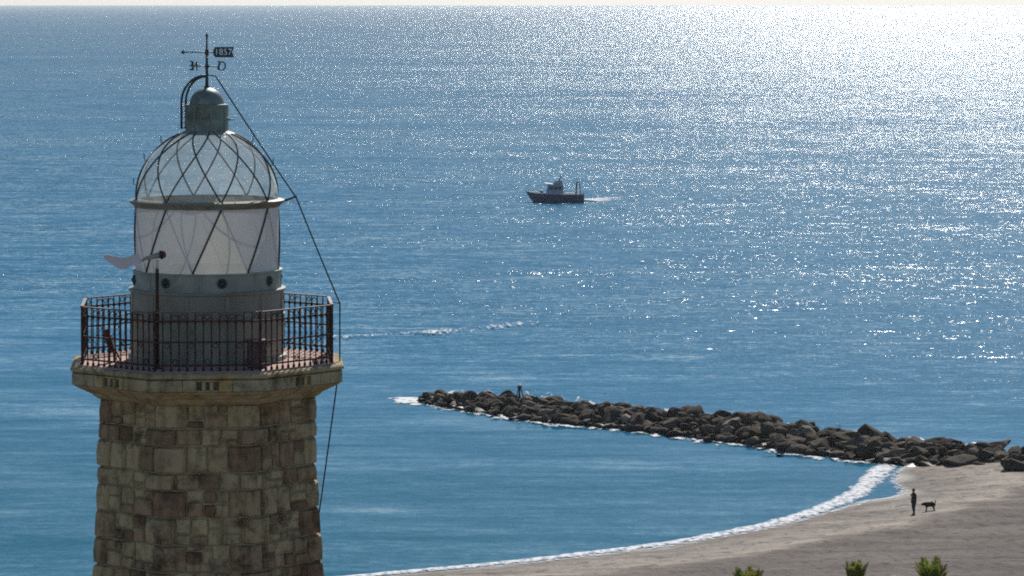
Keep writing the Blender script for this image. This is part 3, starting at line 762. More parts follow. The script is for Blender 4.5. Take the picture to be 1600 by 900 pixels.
for ch, an in (('N', math.atan2(-0.278, -0.19)), ('E', math.atan2(0.19, -0.278)), ('S', math.atan2(0.278, 0.19)), ('O', math.atan2(-0.19, 0.278))):
    an -= LROT
    d = Vector((math.cos(an), math.sin(an), 0))
    MB().tube([(0, 0, zl), d * (Lr - 0.07) + Vector((0, 0, zl))], 0.009, 6).build('arm', m_bar, vane, True)
    me = text_mesh(ch, 0.235, 0.006, 'letter', 0.0); me.materials.append(m_bar)
    # letters read from the seaward side
    ax = math.pi + LROT
    base = {'E': math.atan2(0.19, -0.278), 'O': math.atan2(0.19, -0.278), 'N': math.atan2(-0.278, -0.19), 'S': math.atan2(-0.278, -0.19)}[ch] - LROT
    lo = link('letter', me, vane, d * Lr + Vector((0, 0, zl)), (math.pi / 2, 0, base))
# --- lightning cable down to the tower
def lp(px, py, ydepth):           # a pixel at a depth in front of / behind the lighthouse axis, in local coordinates
    w = at_depth(px, py, LY + ydepth); v = w - Vector((LX, LY, ZB)); return Matrix.Rotation(-LROT, 3, 'Z') @ v
knots = [lp(324.5, 116.5, 0), lp(337, 119, 0), lp(463, 309, -0.1), lp(531, 474, -0.15), lp(531, 566, -0.2), lp(498, 806, -0.1), lp(502, 960, -0.1)]
pts = []
for a, c in zip(knots[:-1], knots[1:]):
    L = (c - a).length
    for j in range(6):
        t = j / 6; p = a.lerp(c, t); p.z -= 0.025 * L * 4 * t * (1 - t) * 0.3; pts.append(p)
pts.append(knots[-1])
cab = MB().tube(pts, 0.0125, 6).build('lightning_cable', m_cable, house, True)
MB().tube([face_pt(2, 0.2, RA, Z_FLOOR + 0.97), lp(531, 474, -0.15)], 0.012, 5).build('cable_bracket', m_bar, house, True)

# ================================================================== THINGS ON THE GALLERY
def local(o):  # put a top-level thing in the lighthouse's frame
    o.location = Matrix.Rotation(LROT, 3, 'Z') @ Vector(o.location) + Vector((LX, LY, ZB)); o.rotation_euler.z += LROT; return o
# little wind generator on a pole
tb = lp(246, 584, -1.75); hub = lp(246, 404, -1.75)
wg = empty('wind_generator', (tb.x, tb.y, Z_FLOOR + 0.012)); tag(wg, 'small wind generator with pale tail fin on a thin dark pole before the lantern', 'wind generator')
hz_ = hub.z - Z_FLOOR - 0.012
MB().tube([(0, 0, 0), (0, 0, hz_ - 0.18), (0, 0, hz_ - 0.17), (0, 0, hz_ - 0.04)], [0.032, 0.030, 0.022, 0.022], 8).build('pole', m_iron, wg, True)
MB().lathe([(0.0, 0.0), (0.09, 0.0), (0.09, 0.015), (0.035, 0.03)], 12).build('base_plate', m_iron, wg, True)
MB().tube([(0, 0, hz_ - 0.17), (0, 0, hz_ - 0.02)], 0.027, 8).build('collar', m_white, wg, True)
MB().tube([(-0.27, 0, hz_ - 0.04), (-0.20, 0, hz_ + 0.0), (-0.08, 0, hz_ + 0.035), (0.02, 0, hz_ + 0.055), (0.05, 0, hz_ + 0.06)], [0.012, 0.028, 0.042, 0.052, 0.05], 10).build('body', m_paint, wg, True)
MB().tube([(0.045, 0, hz_ + 0.06), (0.10, 0, hz_ + 0.068)], [0.075, 0.072], 12).build('generator', m_black, wg, True)
MB().tube([(0.101, 0, hz_ + 0.068), (0.135, 0, hz_ + 0.075), (0.15, 0, hz_ + 0.078)], [0.062, 0.055, 0.02], 12).build('nose_cone', m_red, wg, True)
fin = [(-0.24, -0.05), (-0.30, 0.055), (-0.40, 0.062), (-0.50, 0.02), (-0.62, 0.012), (-0.74, 0.045), (-0.83, 0.06), (-0.90, 0.05), (-0.88, 0.0), (-0.80, -0.055), (-0.70, -0.11), (-0.62, -0.15), (-0.52, -0.145), (-0.44, -0.10), (-0.36, -0.085)]
fv = [(x, -0.008, hz_ + y * 1.2) for x, y in fin] + [(x, 0.008, hz_ + y * 1.2) for x, y in fin]; nfn = len(fin)
MB().add(fv, [tuple(range(nfn)), tuple(range(2 * nfn - 1, nfn - 1, -1))] + [(k, k + nfn, (k + 1) % nfn + nfn, (k + 1) % nfn) for k in range(nfn)]).build('tail_fin', m_fin, wg)
local(wg)
# small leaning board with an easel-like frame in the left corner
sp0 = lp(172, 572, -0.6)
bd = empty('leaning_panel', (sp0.x, sp0.y, Z_FLOOR + 0.012), R(20)); tag(bd, 'small tilted brown panel on rusty legs at the left end of the gallery', 'panel')
MB().box((-0.02, 0, 0.36), (0.10, 0.03, 0.42), Matrix.Rotation(R(-16), 3, 'Y')).build('board', m_rust, bd)
MB().box((0.055, 0.0, 0.33), (0.035, 0.034, 0.30), Matrix.Rotation(R(-16), 3, 'Y')).build('white_edge', m_white, bd)
for x0, x1 in ((-0.14, -0.02), (0.02, 0.06), (0.14, 0.04)):
    MB().tube([(x0 + 0.08, -0.1 if x0 < 0 else 0.08, 0.0), (x1, 0, 0.30)], 0.016, 6).build('leg', m_rust, bd, True)
local(bd)
cbp = lp(400, 575, -1.62)
cb = empty('meter_cabinet', (cbp.x, cbp.y + 0.0, Z_FLOOR + 0.012), R(10)); tag(cb, 'low dull red brown metal cabinet standing by the lantern drum', 'cabinet')
m_cab = simple('cabinet_paint', (0.14, 0.085, 0.085), 0.6, 0.0, 0.3, 7.0)
MB().box((0, 0, 0.24), (0.28, 0.18, 0.44)).build('case', m_cab, cb); MB().box((0, 0, 0.475), (0.32, 0.22, 0.025)).build('lid', m_cab, cb)
MB().box((0, -0.096, 0.24), (0.23, 0.012, 0.37)).build('door', m_cab, cb)
for sx in (-1, 1):
    MB().box((sx * 0.11, 0, 0.01), (0.04, 0.16, 0.02)).build('foot', m_iron, cb)
local(cb)

# ================================================================== BREAKWATER
m_rock = stone_mat('breakwater_rock', [(0.0, (0.075, 0.058, 0.043)), (0.3, (0.13, 0.105, 0.078)), (0.5, (0.05, 0.038, 0.03)), (0.7, (0.16, 0.13, 0.097)), (0.86, (0.09, 0.072, 0.042)), (1.0, (0.38, 0.33, 0.26))], lichen=(0.07, 0.06, 0.035))
# dark wet band up to the tide mark
_n, _l = m_rock.node_tree.nodes, m_rock.node_tree.links
_b = _n['Principled BSDF']; _src = _b.inputs['Base Color'].links[0].from_socket
_g = _n.new('ShaderNodeNewGeometry'); _s = _n.new('ShaderNodeSeparateXYZ'); _l.new(_g.outputs['Position'], _s.inputs[0])
_z = _n.new('ShaderNodeTexNoise'); _z.inputs['Scale'].default_value = 0.8; _l.new(_g.outputs['Position'], _z.inputs['Vector'])
_m = _n.new('ShaderNodeMath'); _m.operation = 'MULTIPLY_ADD'; _m.inputs[1].default_value = -0.7; _l.new(_z.outputs['Fac'], _m.inputs[0]); _l.new(_s.outputs[2], _m.inputs[2])
_r = _n.new('ShaderNodeMapRange'); _r.inputs[1].default_value = -0.15; _r.inputs[2].default_value = 0.15; _r.inputs[3].default_value = 0.28; _r.inputs[4].default_value = 1.0; _l.new(_m.outputs[0], _r.inputs[0])
_h = _n.new('ShaderNodeHueSaturation'); _l.new(_src, _h.inputs['Color']); _l.new(_r.outputs[0], _h.inputs['Value']); _l.new(_h.outputs[0], _b.inputs['Base Color'])
_q = _n.new('ShaderNodeMapRange'); _q.inputs[1].default_value = 0.28; _q.inputs[3].default_value = 0.35; _q.inputs[4].default_value = 0.95; _l.new(_r.outputs[0], _q.inputs[0]); _l.new(_q.outputs[0], _b.inputs['Roughness'])
def rock_mesh(seed):
    r_ = random.Random(seed)
    bm = bmesh.new(); bmesh.ops.create_icosphere(bm, subdivisions=3, radius=1.0)
    planes = []
    for _ in range(13):
        d = Vector((r_.gauss(0, 1), r_.gauss(0, 1), r_.gauss(0, 1))).normalized(); planes.append((d, r_.uniform(0.52, 0.86)))
    o = Vector((r_.uniform(0, 90), r_.uniform(0, 90), 0))
    for v in bm.verts:
        p = v.co.copy()
        for d, c in planes:
            t = p.dot(d)
            if t > c: p -= d * (t - c) * 0.97
        p *= 1.1 + 0.16 * mnoise.noise(p * 1.6 + o) + 0.09 * mnoise.noise(p * 4.5 + o)
        v.co = p
    me = bpy.data.meshes.new('rock'); bm.to_mesh(me); bm.free(); me.materials.append(m_rock)
    me.polygons.foreach_set('use_smooth', [True] * len(me.polygons)); me.set_sharp_from_angle(angle=R(28))
    return me
rocks_me = [rock_mesh(s) for s in range(14)]
near_line = px_line([(655, 627), (690, 636), (740, 644), (800, 654), (860, 662), (960, 671), (1050, 681), (1110, 689), (1180, 697), (1250, 709), (1330, 719), (1400, 727), (1480, 732), (1560, 736), (1640, 742), (1800, 752)], 0.25)
bw = empty('breakwater', (float(near_line[len(near_line) // 2][0]), float(near_line[len(near_line) // 2][1]), 0)); tag(bw, 'long low breakwater of dark piled rocks running out from the beach', 'breakwater')
rk = random.Random(21)
rows = [(0.2, 0.05, 0.56), (1.0, 0.25, 0.60), (1.9, 0.52, 0.62), (2.8, 0.75, 0.66), (3.7, 0.86, 0.66), (4.8, 0.88, 0.68)]
back_rows = [(6.2, 0.65, 1.0), (7.5, 0.1, 1.0)]
Ln = len(near_line) * 0.25
def bw_pt(s, v):
    i = min(max(int(s / 0.25), 1), len(near_line) - 2)
    t = near_line[i + 1] - near_line[i - 1]; t = t / np.hypot(*t); nn = np.array([-t[1], t[0]])
    if nn[1] < 0: nn = -nn
    return near_line[i] + nn * v
back_bm = bmesh.new(); placed = []
for ri, (v, zc, sz) in enumerate(rows + back_rows):
    s = rk.uniform(0, 1)
    while s < Ln:
        step = rk.uniform(0.85, 1.35) * sz * 1.42
        taper = min(1, 0.40 + s / 34.0)
        taper_w = min(1, (s + 1.5) / 7.0)
        c = bw_pt(s, v * taper_w + rk.uniform(-0.35, 0.35))
        slab = s > Ln * 0.62 and rk.random() < 0.45
        k = sz * rk.choice((0.55, 0.7, 0.85, 1.0, 1.1, 1.3)) * rk.uniform(0.9, 1.1)
        k *= 0.8 + 0.2 * min(1, s / 20.0)
        scl = Vector((k * rk.uniform(0.95, 1.5), k * rk.uniform(0.8, 1.15), k * rk.uniform(0.6, 0.85)))
        if slab: scl = Vector((k * rk.uniform(1.3, 1.8), k * rk.uniform(0.8, 1.2), k * rk.uniform(0.35, 0.5)))
        lz = max(0.0, float(land_z(shore_dist(c[0], c[1])))) * 0.7
        zz = (zc * taper + rk.uniform(-0.18, 0.22)) * (1.0 if s < Ln * 0.85 else 0.9) + lz * (0.6 if ri < 2 else 0.3)
        rot = (rk.uniform(-0.35, 0.35), rk.uniform(-0.35, 0.35), rk.uniform(0, 6.28))
        # keep the long axis of slabs mostly along the wall
        if slab: rot = (rk.uniform(-0.25, 0.25), rk.uniform(-0.3, 0.3), rk.gauss(-0.5, 0.5))
        me = rk.choice(rocks_me)
        placed.append((ri < len(rows), scl.x * scl.z, me, Vector((c[0], c[1], zz)) - bw.location, rot, scl))
        s += step
placed.sort(key=lambda q: (not q[0], -q[1]))       # the 298 that show largest are rocks of their own, the rest is rubble
for i, (_, _, me, loc_, rot, scl) in enumerate(placed):
    if i < 298: link('rock', me, bw, loc_, rot, scl)
    else:
        M = Matrix.Translation(loc_) @ Euler(rot).to_matrix().to_4x4() @ Matrix.Diagonal((*scl, 1))
        tmp = bmesh.new(); tmp.from_mesh(me); tmp.transform(M); t_me = bpy.data.meshes.new('t'); tmp.to_mesh(t_me); tmp.free(); back_bm.from_mesh(t_me); bpy.data.meshes.remove(t_me)
me = bpy.data.meshes.new('rubble'); back_bm.to_mesh(me); back_bm.free(); me.materials.append(m_rock)
o = link('rubble', me, bw); tag(o, kind='stuff')
# rubble core that fills the gaps between the blocks
core = MB(); vs = []; fs = []
ss = np.arange(1.5, Ln - 0.5, 1.0)
for s in ss:
    tp = min(1, 0.40 + s / 34.0); tw = min(1, (s + 1.5) / 7)
    for v, zc in ((0.2, -0.6), (1.6, 0.2), (3.2, 0.6), (5.0, 0.65), (6.4, 0.3), (8.0, -0.6)):
        c = bw_pt(s, v * tw); vs.append((c[0] - bw.location.x, c[1] - bw.location.y, zc * tp + rk.uniform(-0.1, 0.1)))
for i in range(len(ss) - 1):
    for j in range(5): a = i * 6 + j; fs.append((a, a + 6, a + 7, a + 1))
o = core.add(vs, fs).build('core', m_rock, bw)
# single rocks lying apart in the shallows
for px, py, k, lab in ((1052, 683, 0.62, 'lone dark rock awash below the middle of the breakwater'), (1107, 690, 0.5, 'flat dark rock in calm water by the breakwater'),
                       (1267, 711, 0.6, 'rounded rock ringed with foam near the beach end of the breakwater'), (1187, 701, 0.45, 'small black rock in the foam beside the breakwater'), (1219, 713, 0.22, 'tiny dark rock poking from the bay water'),
                       (1502, 726, 1.15, 'large rough boulder resting on the sand below the breakwater'), (1590, 733, 1.0, 'pale topped slab of rock on the sand at the right edge')):
    p = hit_land(px, py) if py > 715 and px > 1300 else ground(px, py)
    tag(link('boulder', rocks_me[int(px) % 14], None, (p.x, p.y, max(p.z, 0) + k * 0.1), (0.1, 0.2, px), (k * 1.35, k, k * 0.7)), lab, 'rock', 'rocks apart from the breakwater')

# foam at the foot of the breakwater
FL = px_line([(630, 622), (655, 632), (700, 640), (740, 646), (800, 656), (860, 664), (960, 673), (1050, 684), (1110, 692), (1180, 700), (1250, 713), (1330, 722), (1390, 727)], 0.4)
m_foam2 = foam_mat('foam_patches', 0.9, 0.93, 1.02)
foam_strip('breakwater_foam', FL, lambda t: 1.15 if t > 0.06 else 1.6, lambda t, s: (0.60 if t < 0.07 else 0.455) - 0.16 * abs(s) ** 2, 0.02, 'patches of white foam washing along the foot of the breakwater', 0.12, mat=m_foam2)
FB = np.array([bw_pt(s, 8.6 * min(1, (s + 1.5) / 7)) for s in np.arange(0.5, Ln * 0.8, 0.5)])
foam_strip('outer_foam', FB, lambda t: 1.5, lambda t, s: 0.43 - 0.15 * abs(s) ** 2, 0.05, 'white surf against the seaward side of the breakwater', 1.1, mat=m_foam2)
# crest out at sea, foam and sun glitter both painted white; the boat's wake
CR = px_line([(500, 531), (545, 528), (600, 526), (650, 523), (700, 519), (760, 514), (800, 509), (850, 505)], 0.5)
foam_strip('crest_foam_glitter', CR, lambda t: 2.8, lambda t, s: 0.478 + 0.05 * math.sin(t * 17) - 0.20 * abs(s) ** 2 - 0.10 * abs(2 * t - 1) ** 4, 0.03, 'broken white foam and painted sun glitter on a low wave between lighthouse and breakwater', 0.35, mat=foam_mat('foam_glints', 2.6, 0.95, 1.10, 0.22))
WK = px_line([(910, 314), (925, 313), (940, 312), (960, 310), (990, 308)], 0.8)
foam_strip('wake_foam', WK, lambda t: 4.2 - 2.2 * t, lambda t, s: 0.68 - 0.36 * t - 0.15 * abs(s) ** 2, 0.05, 'white wake streaming behind the fishing boat', 0.25)

# tripod beacon on the breakwater
bs = min(np.arange(2, 40, 0.25), key=lambda q: abs(bw_pt(q, 4.2)[0] - at_depth(813, 613, float(bw_pt(q, 4.2)[1])).x))
bp_ = bw_pt(float(bs), 4.2); bpos = (float(bp_[0]), float(bp_[1]), 1.25)
tr = empty('tripod_beacon', bpos); tag(tr, 'small dark three legged beacon with pale cap on the breakwater', 'beacon')
for k in range(3):
    a = R(100 + 120 * k); MB().tube([(0.42 * math.cos(a), 0.42 * math.sin(a), -0.35), (0.08 * math.cos(a), 0.08 * math.sin(a), 0.78)], 0.05, 6).build('leg', m_black, tr, True)
MB().tube([(0, 0, -0.4), (0, 0, 0.8)], 0.07, 8).build('post', m_black, tr, True)
MB().lathe([(0.0, 0.72), (0.22, 0.72), (0.24, 0.80), (0.10, 0.84), (0.0, 0.85)], 14).build('platform', m_black, tr, True)
MB().lathe([(0.0, 0.85), (0.19, 0.85), (0.20, 0.93), (0.12, 1.02), (0.0, 1.04)], 14).build('pale_cap', m_white, tr, True)

# ================================================================== FISHING BOAT
m_hull = simple('dark_blue_hull', (0.05, 0.09, 0.14), 0.45, 0.0, 0.2, 1.5, col2=(0.06, 0.05, 0.06), thr=(0.6, 0.75))
m_house = simple('pale_blue_grey_cabin', (0.30, 0.38, 0.44), 0.5, 0.0, 0.15, 2.0)
m_deck = simple('sun_bleached_deck', (0.62, 0.58, 0.54), 0.7, 0.0, 0.15, 3.0)
m_wind = simple('dark_window_glass', (0.012, 0.02, 0.028), 0.08)
bp0 = ground(868, 316)
boat = empty('fishing_boat', (bp0.x, bp0.y, 0), R(-3)); tag(boat, 'small dark hulled fishing boat with wheelhouse and stern frame out at sea', 'boat')
sta = [(-5.35, 0.04, 1.95, 1.62), (-4.9, 0.42, 1.86, 0.7), (-4.2, 0.86, 1.74, -0.1), (-3.0, 1.32, 1.60, -0.35), (-1.2, 1.62, 1.48, -0.45), (1.0, 1.70, 1.42, -0.45), (3.2, 1.62, 1.42, -0.35), (5.1, 1.45, 1.46, -0.15)]
vs = []; fs = []
for x, hb, sh_, kl in sta:
    for k in range(-4, 5):
        f = k / 4; a = abs(f); yy = hb * (a ** 0.55) * (1 if f > 0 else -1); vs.append((x + (0.55 * (1 - a) if x < -4 else 0) * 0.6, yy, kl + (sh_ - kl) * a ** 1.5))
W = 9
for i in range(len(sta) - 1):
    for k in range(W - 1): fs.append((i * W + k, (i + 1) * W + k, (i + 1) * W + k + 1, i * W + k + 1))
fs.append(tuple((len(sta) - 1) * W + k for k in range(W)))
hull = bevel_shade(MB().add(vs, fs).build('hull', m_hull, boat), 50)
vs = []; fs = []
for x, hb, sh_, kl in sta:
    for f in (-0.97, 0.97): vs.append((x, hb * f, sh_ - 0.22))
for i in range(len(sta) - 1): fs.append((2 * i, 2 * i + 1, 2 * i + 3, 2 * i + 2))
MB().add(vs, fs).build('deck', m_deck, boat)
for sgn in (-1, 1):
    MB().tube([(x, hb * sgn, sh_ + 0.03) for x, hb, sh_, kl in sta], 0.06, 6).build('gunwale', m_house, boat, True)
    MB().tube([(x + 0.1, hb * sgn * 0.94, sh_ + 0.55) for x, hb, sh_, kl in sta[:4]], 0.025, 5).build('bow_rail', m_deck, boat, True)
    for x, hb, sh_, kl in sta[1:4]: MB().tube([(x + 0.1, hb * sgn * 0.94, sh_), (x + 0.1, hb * sgn * 0.94, sh_ + 0.55)], 0.022, 5).build('stanchion', m_deck, boat, True)
    MB().tube([(1.5, 1.62 * sgn, 2.02), (3.2, 1.56 * sgn, 2.0), (5.0, 1.4 * sgn, 2.0)], 0.025, 5).build('stern_rail', m_house, boat, True)
    for x in (1.5, 2.6, 3.8, 5.0): MB().tube([(x, (1.62 - (x - 1.5) * 0.06) * sgn, 1.4), (x, (1.62 - (x - 1.5) * 0.06) * sgn, 2.0)], 0.022, 5).build('stanchion', m_house, boat, True)
# wheelhouse with a forward raking front
wh = MB().add([(-1.75, -1.0, 1.25), (1.45, -1.0, 1.25), (1.45, 1.0, 1.25), (-1.75, 1.0, 1.25), (-1.35, -0.95, 3.15), (1.35, -0.95, 3.3), (1.35, 0.95, 3.3), (-1.35, 0.95, 3.15)],
              [(0, 3, 2, 1), (4, 5, 6, 7), (0, 1, 5, 4), (1, 2, 6, 5), (2, 3, 7, 6), (3, 0, 4, 7)]).build('wheelhouse', m_house, boat)
MB().add([(-1.95, -1.08, 3.30), (0.0, -1.08, 3.08), (1.5, -1.08, 3.22), (1.5, 1.08, 3.22), (0.0, 1.08, 3.08), (-1.95, 1.08, 3.30), (-1.95, -1.08, 3.46), (0.0, -1.08, 3.2), (1.5, -1.08, 3.34), (1.5, 1.08, 3.34), (0.0, 1.08, 3.2), (-1.95, 1.08, 3.46)],
         [(0, 5, 4, 1), (1, 4, 3, 2), (6, 7, 10, 11), (7, 8, 9, 10), (0, 1, 7, 6), (1, 2, 8, 7), (2, 3, 9, 8), (3, 4, 10, 9), (4, 5, 11, 10), (5, 0, 6, 11)]).build('roof', m_house, wh)
for sgn in (-1, 1):
    for x0, x1 in ((-1.05, -0.45), (-0.3, 0.35), (0.5, 1.1)):
        MB().box(((x0 + x1) / 2, sgn * 0.985, 2.55), (x1 - x0, 0.03, 0.55)).build('window', m_wind, wh)
for yy in (-0.6, 0.0, 0.6): MB().box((-1.40, yy, 2.6), (0.05, 0.5, 0.55), Matrix.Rotation(R(15), 3, 'Y')).build('window', m_wind, wh)
MB().box((1.42, 0.1, 2.1), (0.04, 0.6, 1.5)).build('door', m_hull, wh)
MB().add([(-0.6, -0.7, 3.18), (1.3, -0.7, 3.3), (1.3, 0.7, 3.3), (-0.6, 0.7, 3.18), (0.1, -0.5, 3.85), (1.15, -0.5, 3.95), (1.15, 0.5, 3.95), (0.1, 0.5, 3.85)], [(0, 3, 2, 1), (4, 5, 6, 7), (0, 1, 5, 4), (1, 2, 6, 5), (2, 3, 7, 6), (3, 0, 4, 7)]).build('flybridge', m_house, boat)
MB().tube([(0.55, 0, 3.85), (0.95, 0, 4.45), (0.80, 0, 4.9)], [0.14, 0.09, 0.05], 6).build('mast', m_hull, boat, True)
MB().box((0.92, 0, 4.3), (0.42, 0.5, 0.14)).build('radar', m_hull, boat)
MB().tube([(1.15, -0.7, 3.35), (1.75, -0.7, 3.38)], 0.03, 5).build('boom', m_hull, boat, True)
gan = MB()
gan.tube([(3.65, -1.15, 1.35), (3.75, -1.1, 3.35), (3.95, -0.95, 3.75), (3.95, 0.95, 3.75), (3.75, 1.1, 3.35), (3.65, 1.15, 1.35)], 0.10, 6).tube([(4.45, -1.15, 1.35), (4.3, -1.05, 3.2), (3.97, -0.95, 3.72)], 0.05, 6).tube([(4.45, 1.15, 1.35), (4.3, 1.05, 3.2), (3.97, 0.95, 3.72)], 0.05, 6)
gan.build('stern_frame', m_hull, boat, True)
MB().tube([(-2.45, -0.6, 1.7), (-2.45, 0.6, 1.7)], 0.22, 12).box((-2.45, -0.68, 1.65), (0.4, 0.08, 0.9)).box((-2.45, 0.68, 1.65), (0.4, 0.08, 0.9)).build('winch', m_hull, boat)
MB().box((2.6, 0.3, 1.45), (1.5, 1.3, 0.45)).build('fish_hatch', m_deck, boat)

# ================================================================== WALKER AND DOG
def skin_mesh(name, joints, edges, root=0, sub=2):
    me = bpy.data.meshes.new(name); me.from_pydata([j[0] for j in joints], edges, []); me.update()
    o = bpy.data.objects.new(name, me); COL.objects.link(o)
    md = o.modifiers.new('skin', 'SKIN'); md.use_smooth_shade = True
    for i, j in enumerate(joints):
        r_ = j[1] if isinstance(j[1], tuple) else (j[1], j[1]); me.skin_vertices[0].data[i].radius = r_
        me.skin_vertices[0].data[i].use_root = (i == root)
    ms = o.modifiers.new('sub', 'SUBSURF'); ms.levels = sub; ms.render_levels = sub
    dg = bpy.context.evaluated_depsgraph_get(); dg.update()
    out = bpy.data.meshes.new_from_object(o.evaluated_get(dg)); bpy.data.objects.remove(o); out.name = name
    return out
m_skin = simple('skin', (0.30, 0.17, 0.12), 0.6); m_top = simple('dark_jumper', (0.022, 0.018, 0.022), 0.9); m_trs = simple('black_trousers', (0.014, 0.014, 0.018), 0.9); m_shoe = simple('dark_shoes', (0.02, 0.017, 0.015), 0.7); m_hair = simple('dark_hair', (0.012, 0.010, 0.009), 0.8)
# the walker faces local -X (towards the water)
J = [((0, 0, 0.95), (0.135, 0.155)), ((0.0, 0, 1.15), (0.12, 0.15)), ((-0.01, 0, 1.36), (0.125, 0.185)), ((-0.015, 0, 1.47), (0.08, 0.10)), ((-0.03, 0, 1.54), (0.055, 0.055)),
     ((-0.05, 0, 1.62), (0.085, 0.075)), ((-0.045, 0, 1.71), (0.092, 0.08)), ((-0.04, 0, 1.765), (0.06, 0.055)),
     ((0.0, 0.21, 1.42), 0.062), ((0.03, 0.27, 1.16), 0.048), ((-0.02, 0.28, 0.92), 0.036), ((-0.035, 0.275, 0.86), (0.022, 0.038)),
     ((0.0, -0.21, 1.42), 0.062), ((-0.06, -0.28, 1.17), 0.048), ((-0.24, -0.17, 1.32), 0.036), ((-0.28, -0.13, 1.37), (0.025, 0.036)),
     ((0.0, 0.10, 0.88), 0.095), ((-0.03, 0.105, 0.50), 0.062), ((0.07, 0.10, 0.10), 0.042), ((0.08, 0.10, 0.05), 0.045), ((-0.10, 0.11, 0.035), 0.04),
     ((0.0, -0.10, 0.88), 0.095), ((-0.06, -0.10, 0.50), 0.062), ((-0.03, -0.095, 0.10), 0.042), ((-0.02, -0.095, 0.05), 0.045), ((-0.20, -0.10, 0.035), 0.04)]
# five fingers on each hand
fing = []
def add_hand(i, d, side):
    base = Vector(J[i][0]); d = Vector(d).normalized(); acr = d.cross(Vector(side)).normalized()
    for q, (o_, L) in enumerate(((-0.03, 0.07), (-0.01, 0.085), (0.01, 0.08), (0.03, 0.062))):
        J.append((tuple(base + acr * o_ + d * 0.03), 0.010)); a_ = len(J) - 1
        J.append((tuple(base + acr * o_ + d * (0.03 + L) + Vector(side) * -0.02), 0.008)); E.append((i, a_)); E.append((a_, a_ + 1))
    J.append((tuple(base - acr * 0.045 + d * 0.0), 0.011)); a_ = len(J) - 1; J.append((tuple(base - acr * 0.06 + d * 0.045), 0.009)); E.append((i, a_)); E.append((a_, a_ + 1))
E = [(0, 1), (1, 2), (2, 3), (3, 4), (4, 5), (5, 6), (6, 7), (2, 8), (8, 9), (9, 10), (10, 11), (2, 12), (12, 13), (13, 14), (14, 15), (0, 16), (16, 17), (17, 18), (18, 19), (19, 20), (0, 21), (21, 22), (22, 23), (23, 24), (24, 25)]
add_hand(11, (-0.1, 0, -1), (0, 1, 0)); add_hand(15, (-0.5, 0.3, 0.6), (-0.4, -1, 0))
# a nose gives the face its front
J.append(((-0.145, 0, 1.655), 0.016)); E.append((6, len(J) - 1))
J = [(p_, (tuple(q * 1.25 for q in r_) if isinstance(r_, tuple) else r_ * (1.35 if r_ > 0.02 else 1))) for p_, r_ in J]
pm = skin_mesh('person', J, E)
for q in (m_trs, m_top, m_skin, m_shoe): pm.materials.append(q)
hands = [Vector(J[11][0]), Vector(J[15][0])]
for f in pm.polygons:
    c = f.center
    if c.z > 1.535 or min((c - h_).length for h_ in hands) < 0.10: f.material_index = 2
    elif c.z < 0.085: f.material_index = 3
    elif c.z > 0.93 or abs(c.y) > 0.215: f.material_index = 1
    else: f.material_index = 0
wp = hit_land(1428, 804)
pers = link('person', pm, None, (wp.x, wp.y, wp.z - 0.005), (0, 0, R(25)))
tag(pers, 'person in dark clothes standing on the sand, one hand raised', 'person')
hm = MB().lathe([(0.0, 1.815), (0.05, 1.805), (0.085, 1.775), (0.098, 1.72), (0.094, 1.68), (0.07, 1.63)], 16)
hm.v = [(x * 1.2 - 0.03 + (0.018 if zz < 1.70 and x < 0 else 0), y * 1.05, zz) for x, y, zz in hm.v]
hm.build('hair', m_hair, pers, True)
for sy in (-1, 1):
    MB().lathe([(0.0, -0.008), (0.010, -0.004), (0.012, 0.0), (0.010, 0.004), (0.0, 0.008)], 8).build('eye', m_white, pers, True, (-0.125, sy * 0.033, 1.685))
m_dog = simple('black_fur', (0.013, 0.012, 0.011), 0.85, 0.0, 0.4, 14.0)
DJ = [((0.22, 0, 0.50), (0.10, 0.12)), ((0.0, 0, 0.49), (0.105, 0.115)), ((-0.22, 0, 0.48), (0.115, 0.145)), ((-0.36, 0, 0.53), (0.07, 0.085)), ((-0.47, 0, 0.53), (0.075, 0.08)), ((-0.55, 0, 0.505), (0.05, 0.052)), ((-0.64, 0, 0.485), (0.032, 0.036)),
      ((0.30, 0.08, 0.44), (0.075, 0.06)), ((0.27, 0.09, 0.32), 0.045), ((0.37, 0.09, 0.19), 0.028), ((0.35, 0.09, 0.04), 0.024), ((0.31, 0.09, 0.022), 0.027),
      ((0.30, -0.08, 0.44), (0.075, 0.06)), ((0.20, -0.09, 0.31), 0.045), ((0.27, -0.09, 0.18), 0.028), ((0.22, -0.09, 0.04), 0.024), ((0.18, -0.09, 0.022), 0.027),
      ((-0.24, 0.09, 0.36), 0.05), ((-0.21, 0.09, 0.19), 0.030), ((-0.22, 0.09, 0.04), 0.024), ((-0.26, 0.09, 0.022), 0.027),
      ((-0.24, -0.09, 0.36), 0.05), ((-0.29, -0.09, 0.19), 0.030), ((-0.33, -0.09, 0.04), 0.024), ((-0.37, -0.09, 0.022), 0.027),
      ((0.34, 0, 0.56), 0.035), ((0.42, 0, 0.66), 0.03), ((0.40, 0, 0.75), 0.024), ((0.33, 0, 0.78), 0.016)]
DE = [(0, 1), (1, 2), (2, 3), (3, 4), (4, 5), (5, 6), (0, 7), (7, 8), (8, 9), (9, 10), (10, 11), (0, 12), (12, 13), (13, 14), (14, 15), (15, 16), (2, 17), (17, 18), (18, 19), (19, 20), (2, 21), (21, 22), (22, 23), (23, 24), (0, 25), (25, 26), (26, 27), (27, 28)]
DJ = [(p_, (tuple(q * 1.6 for q in r_) if isinstance(r_, tuple) else r_ * 1.3)) for p_, r_ in DJ]
dm = skin_mesh('dog', DJ, DE, 1); dm.materials.append(m_dog)
dp = hit_land(1453, 799)
dog = link('dog', dm, None, (dp.x, dp.y, dp.z - 0.004), (0, 0, R(12))); tag(dog, 'black dog walking on the sand behind the person, tail raised', 'dog')
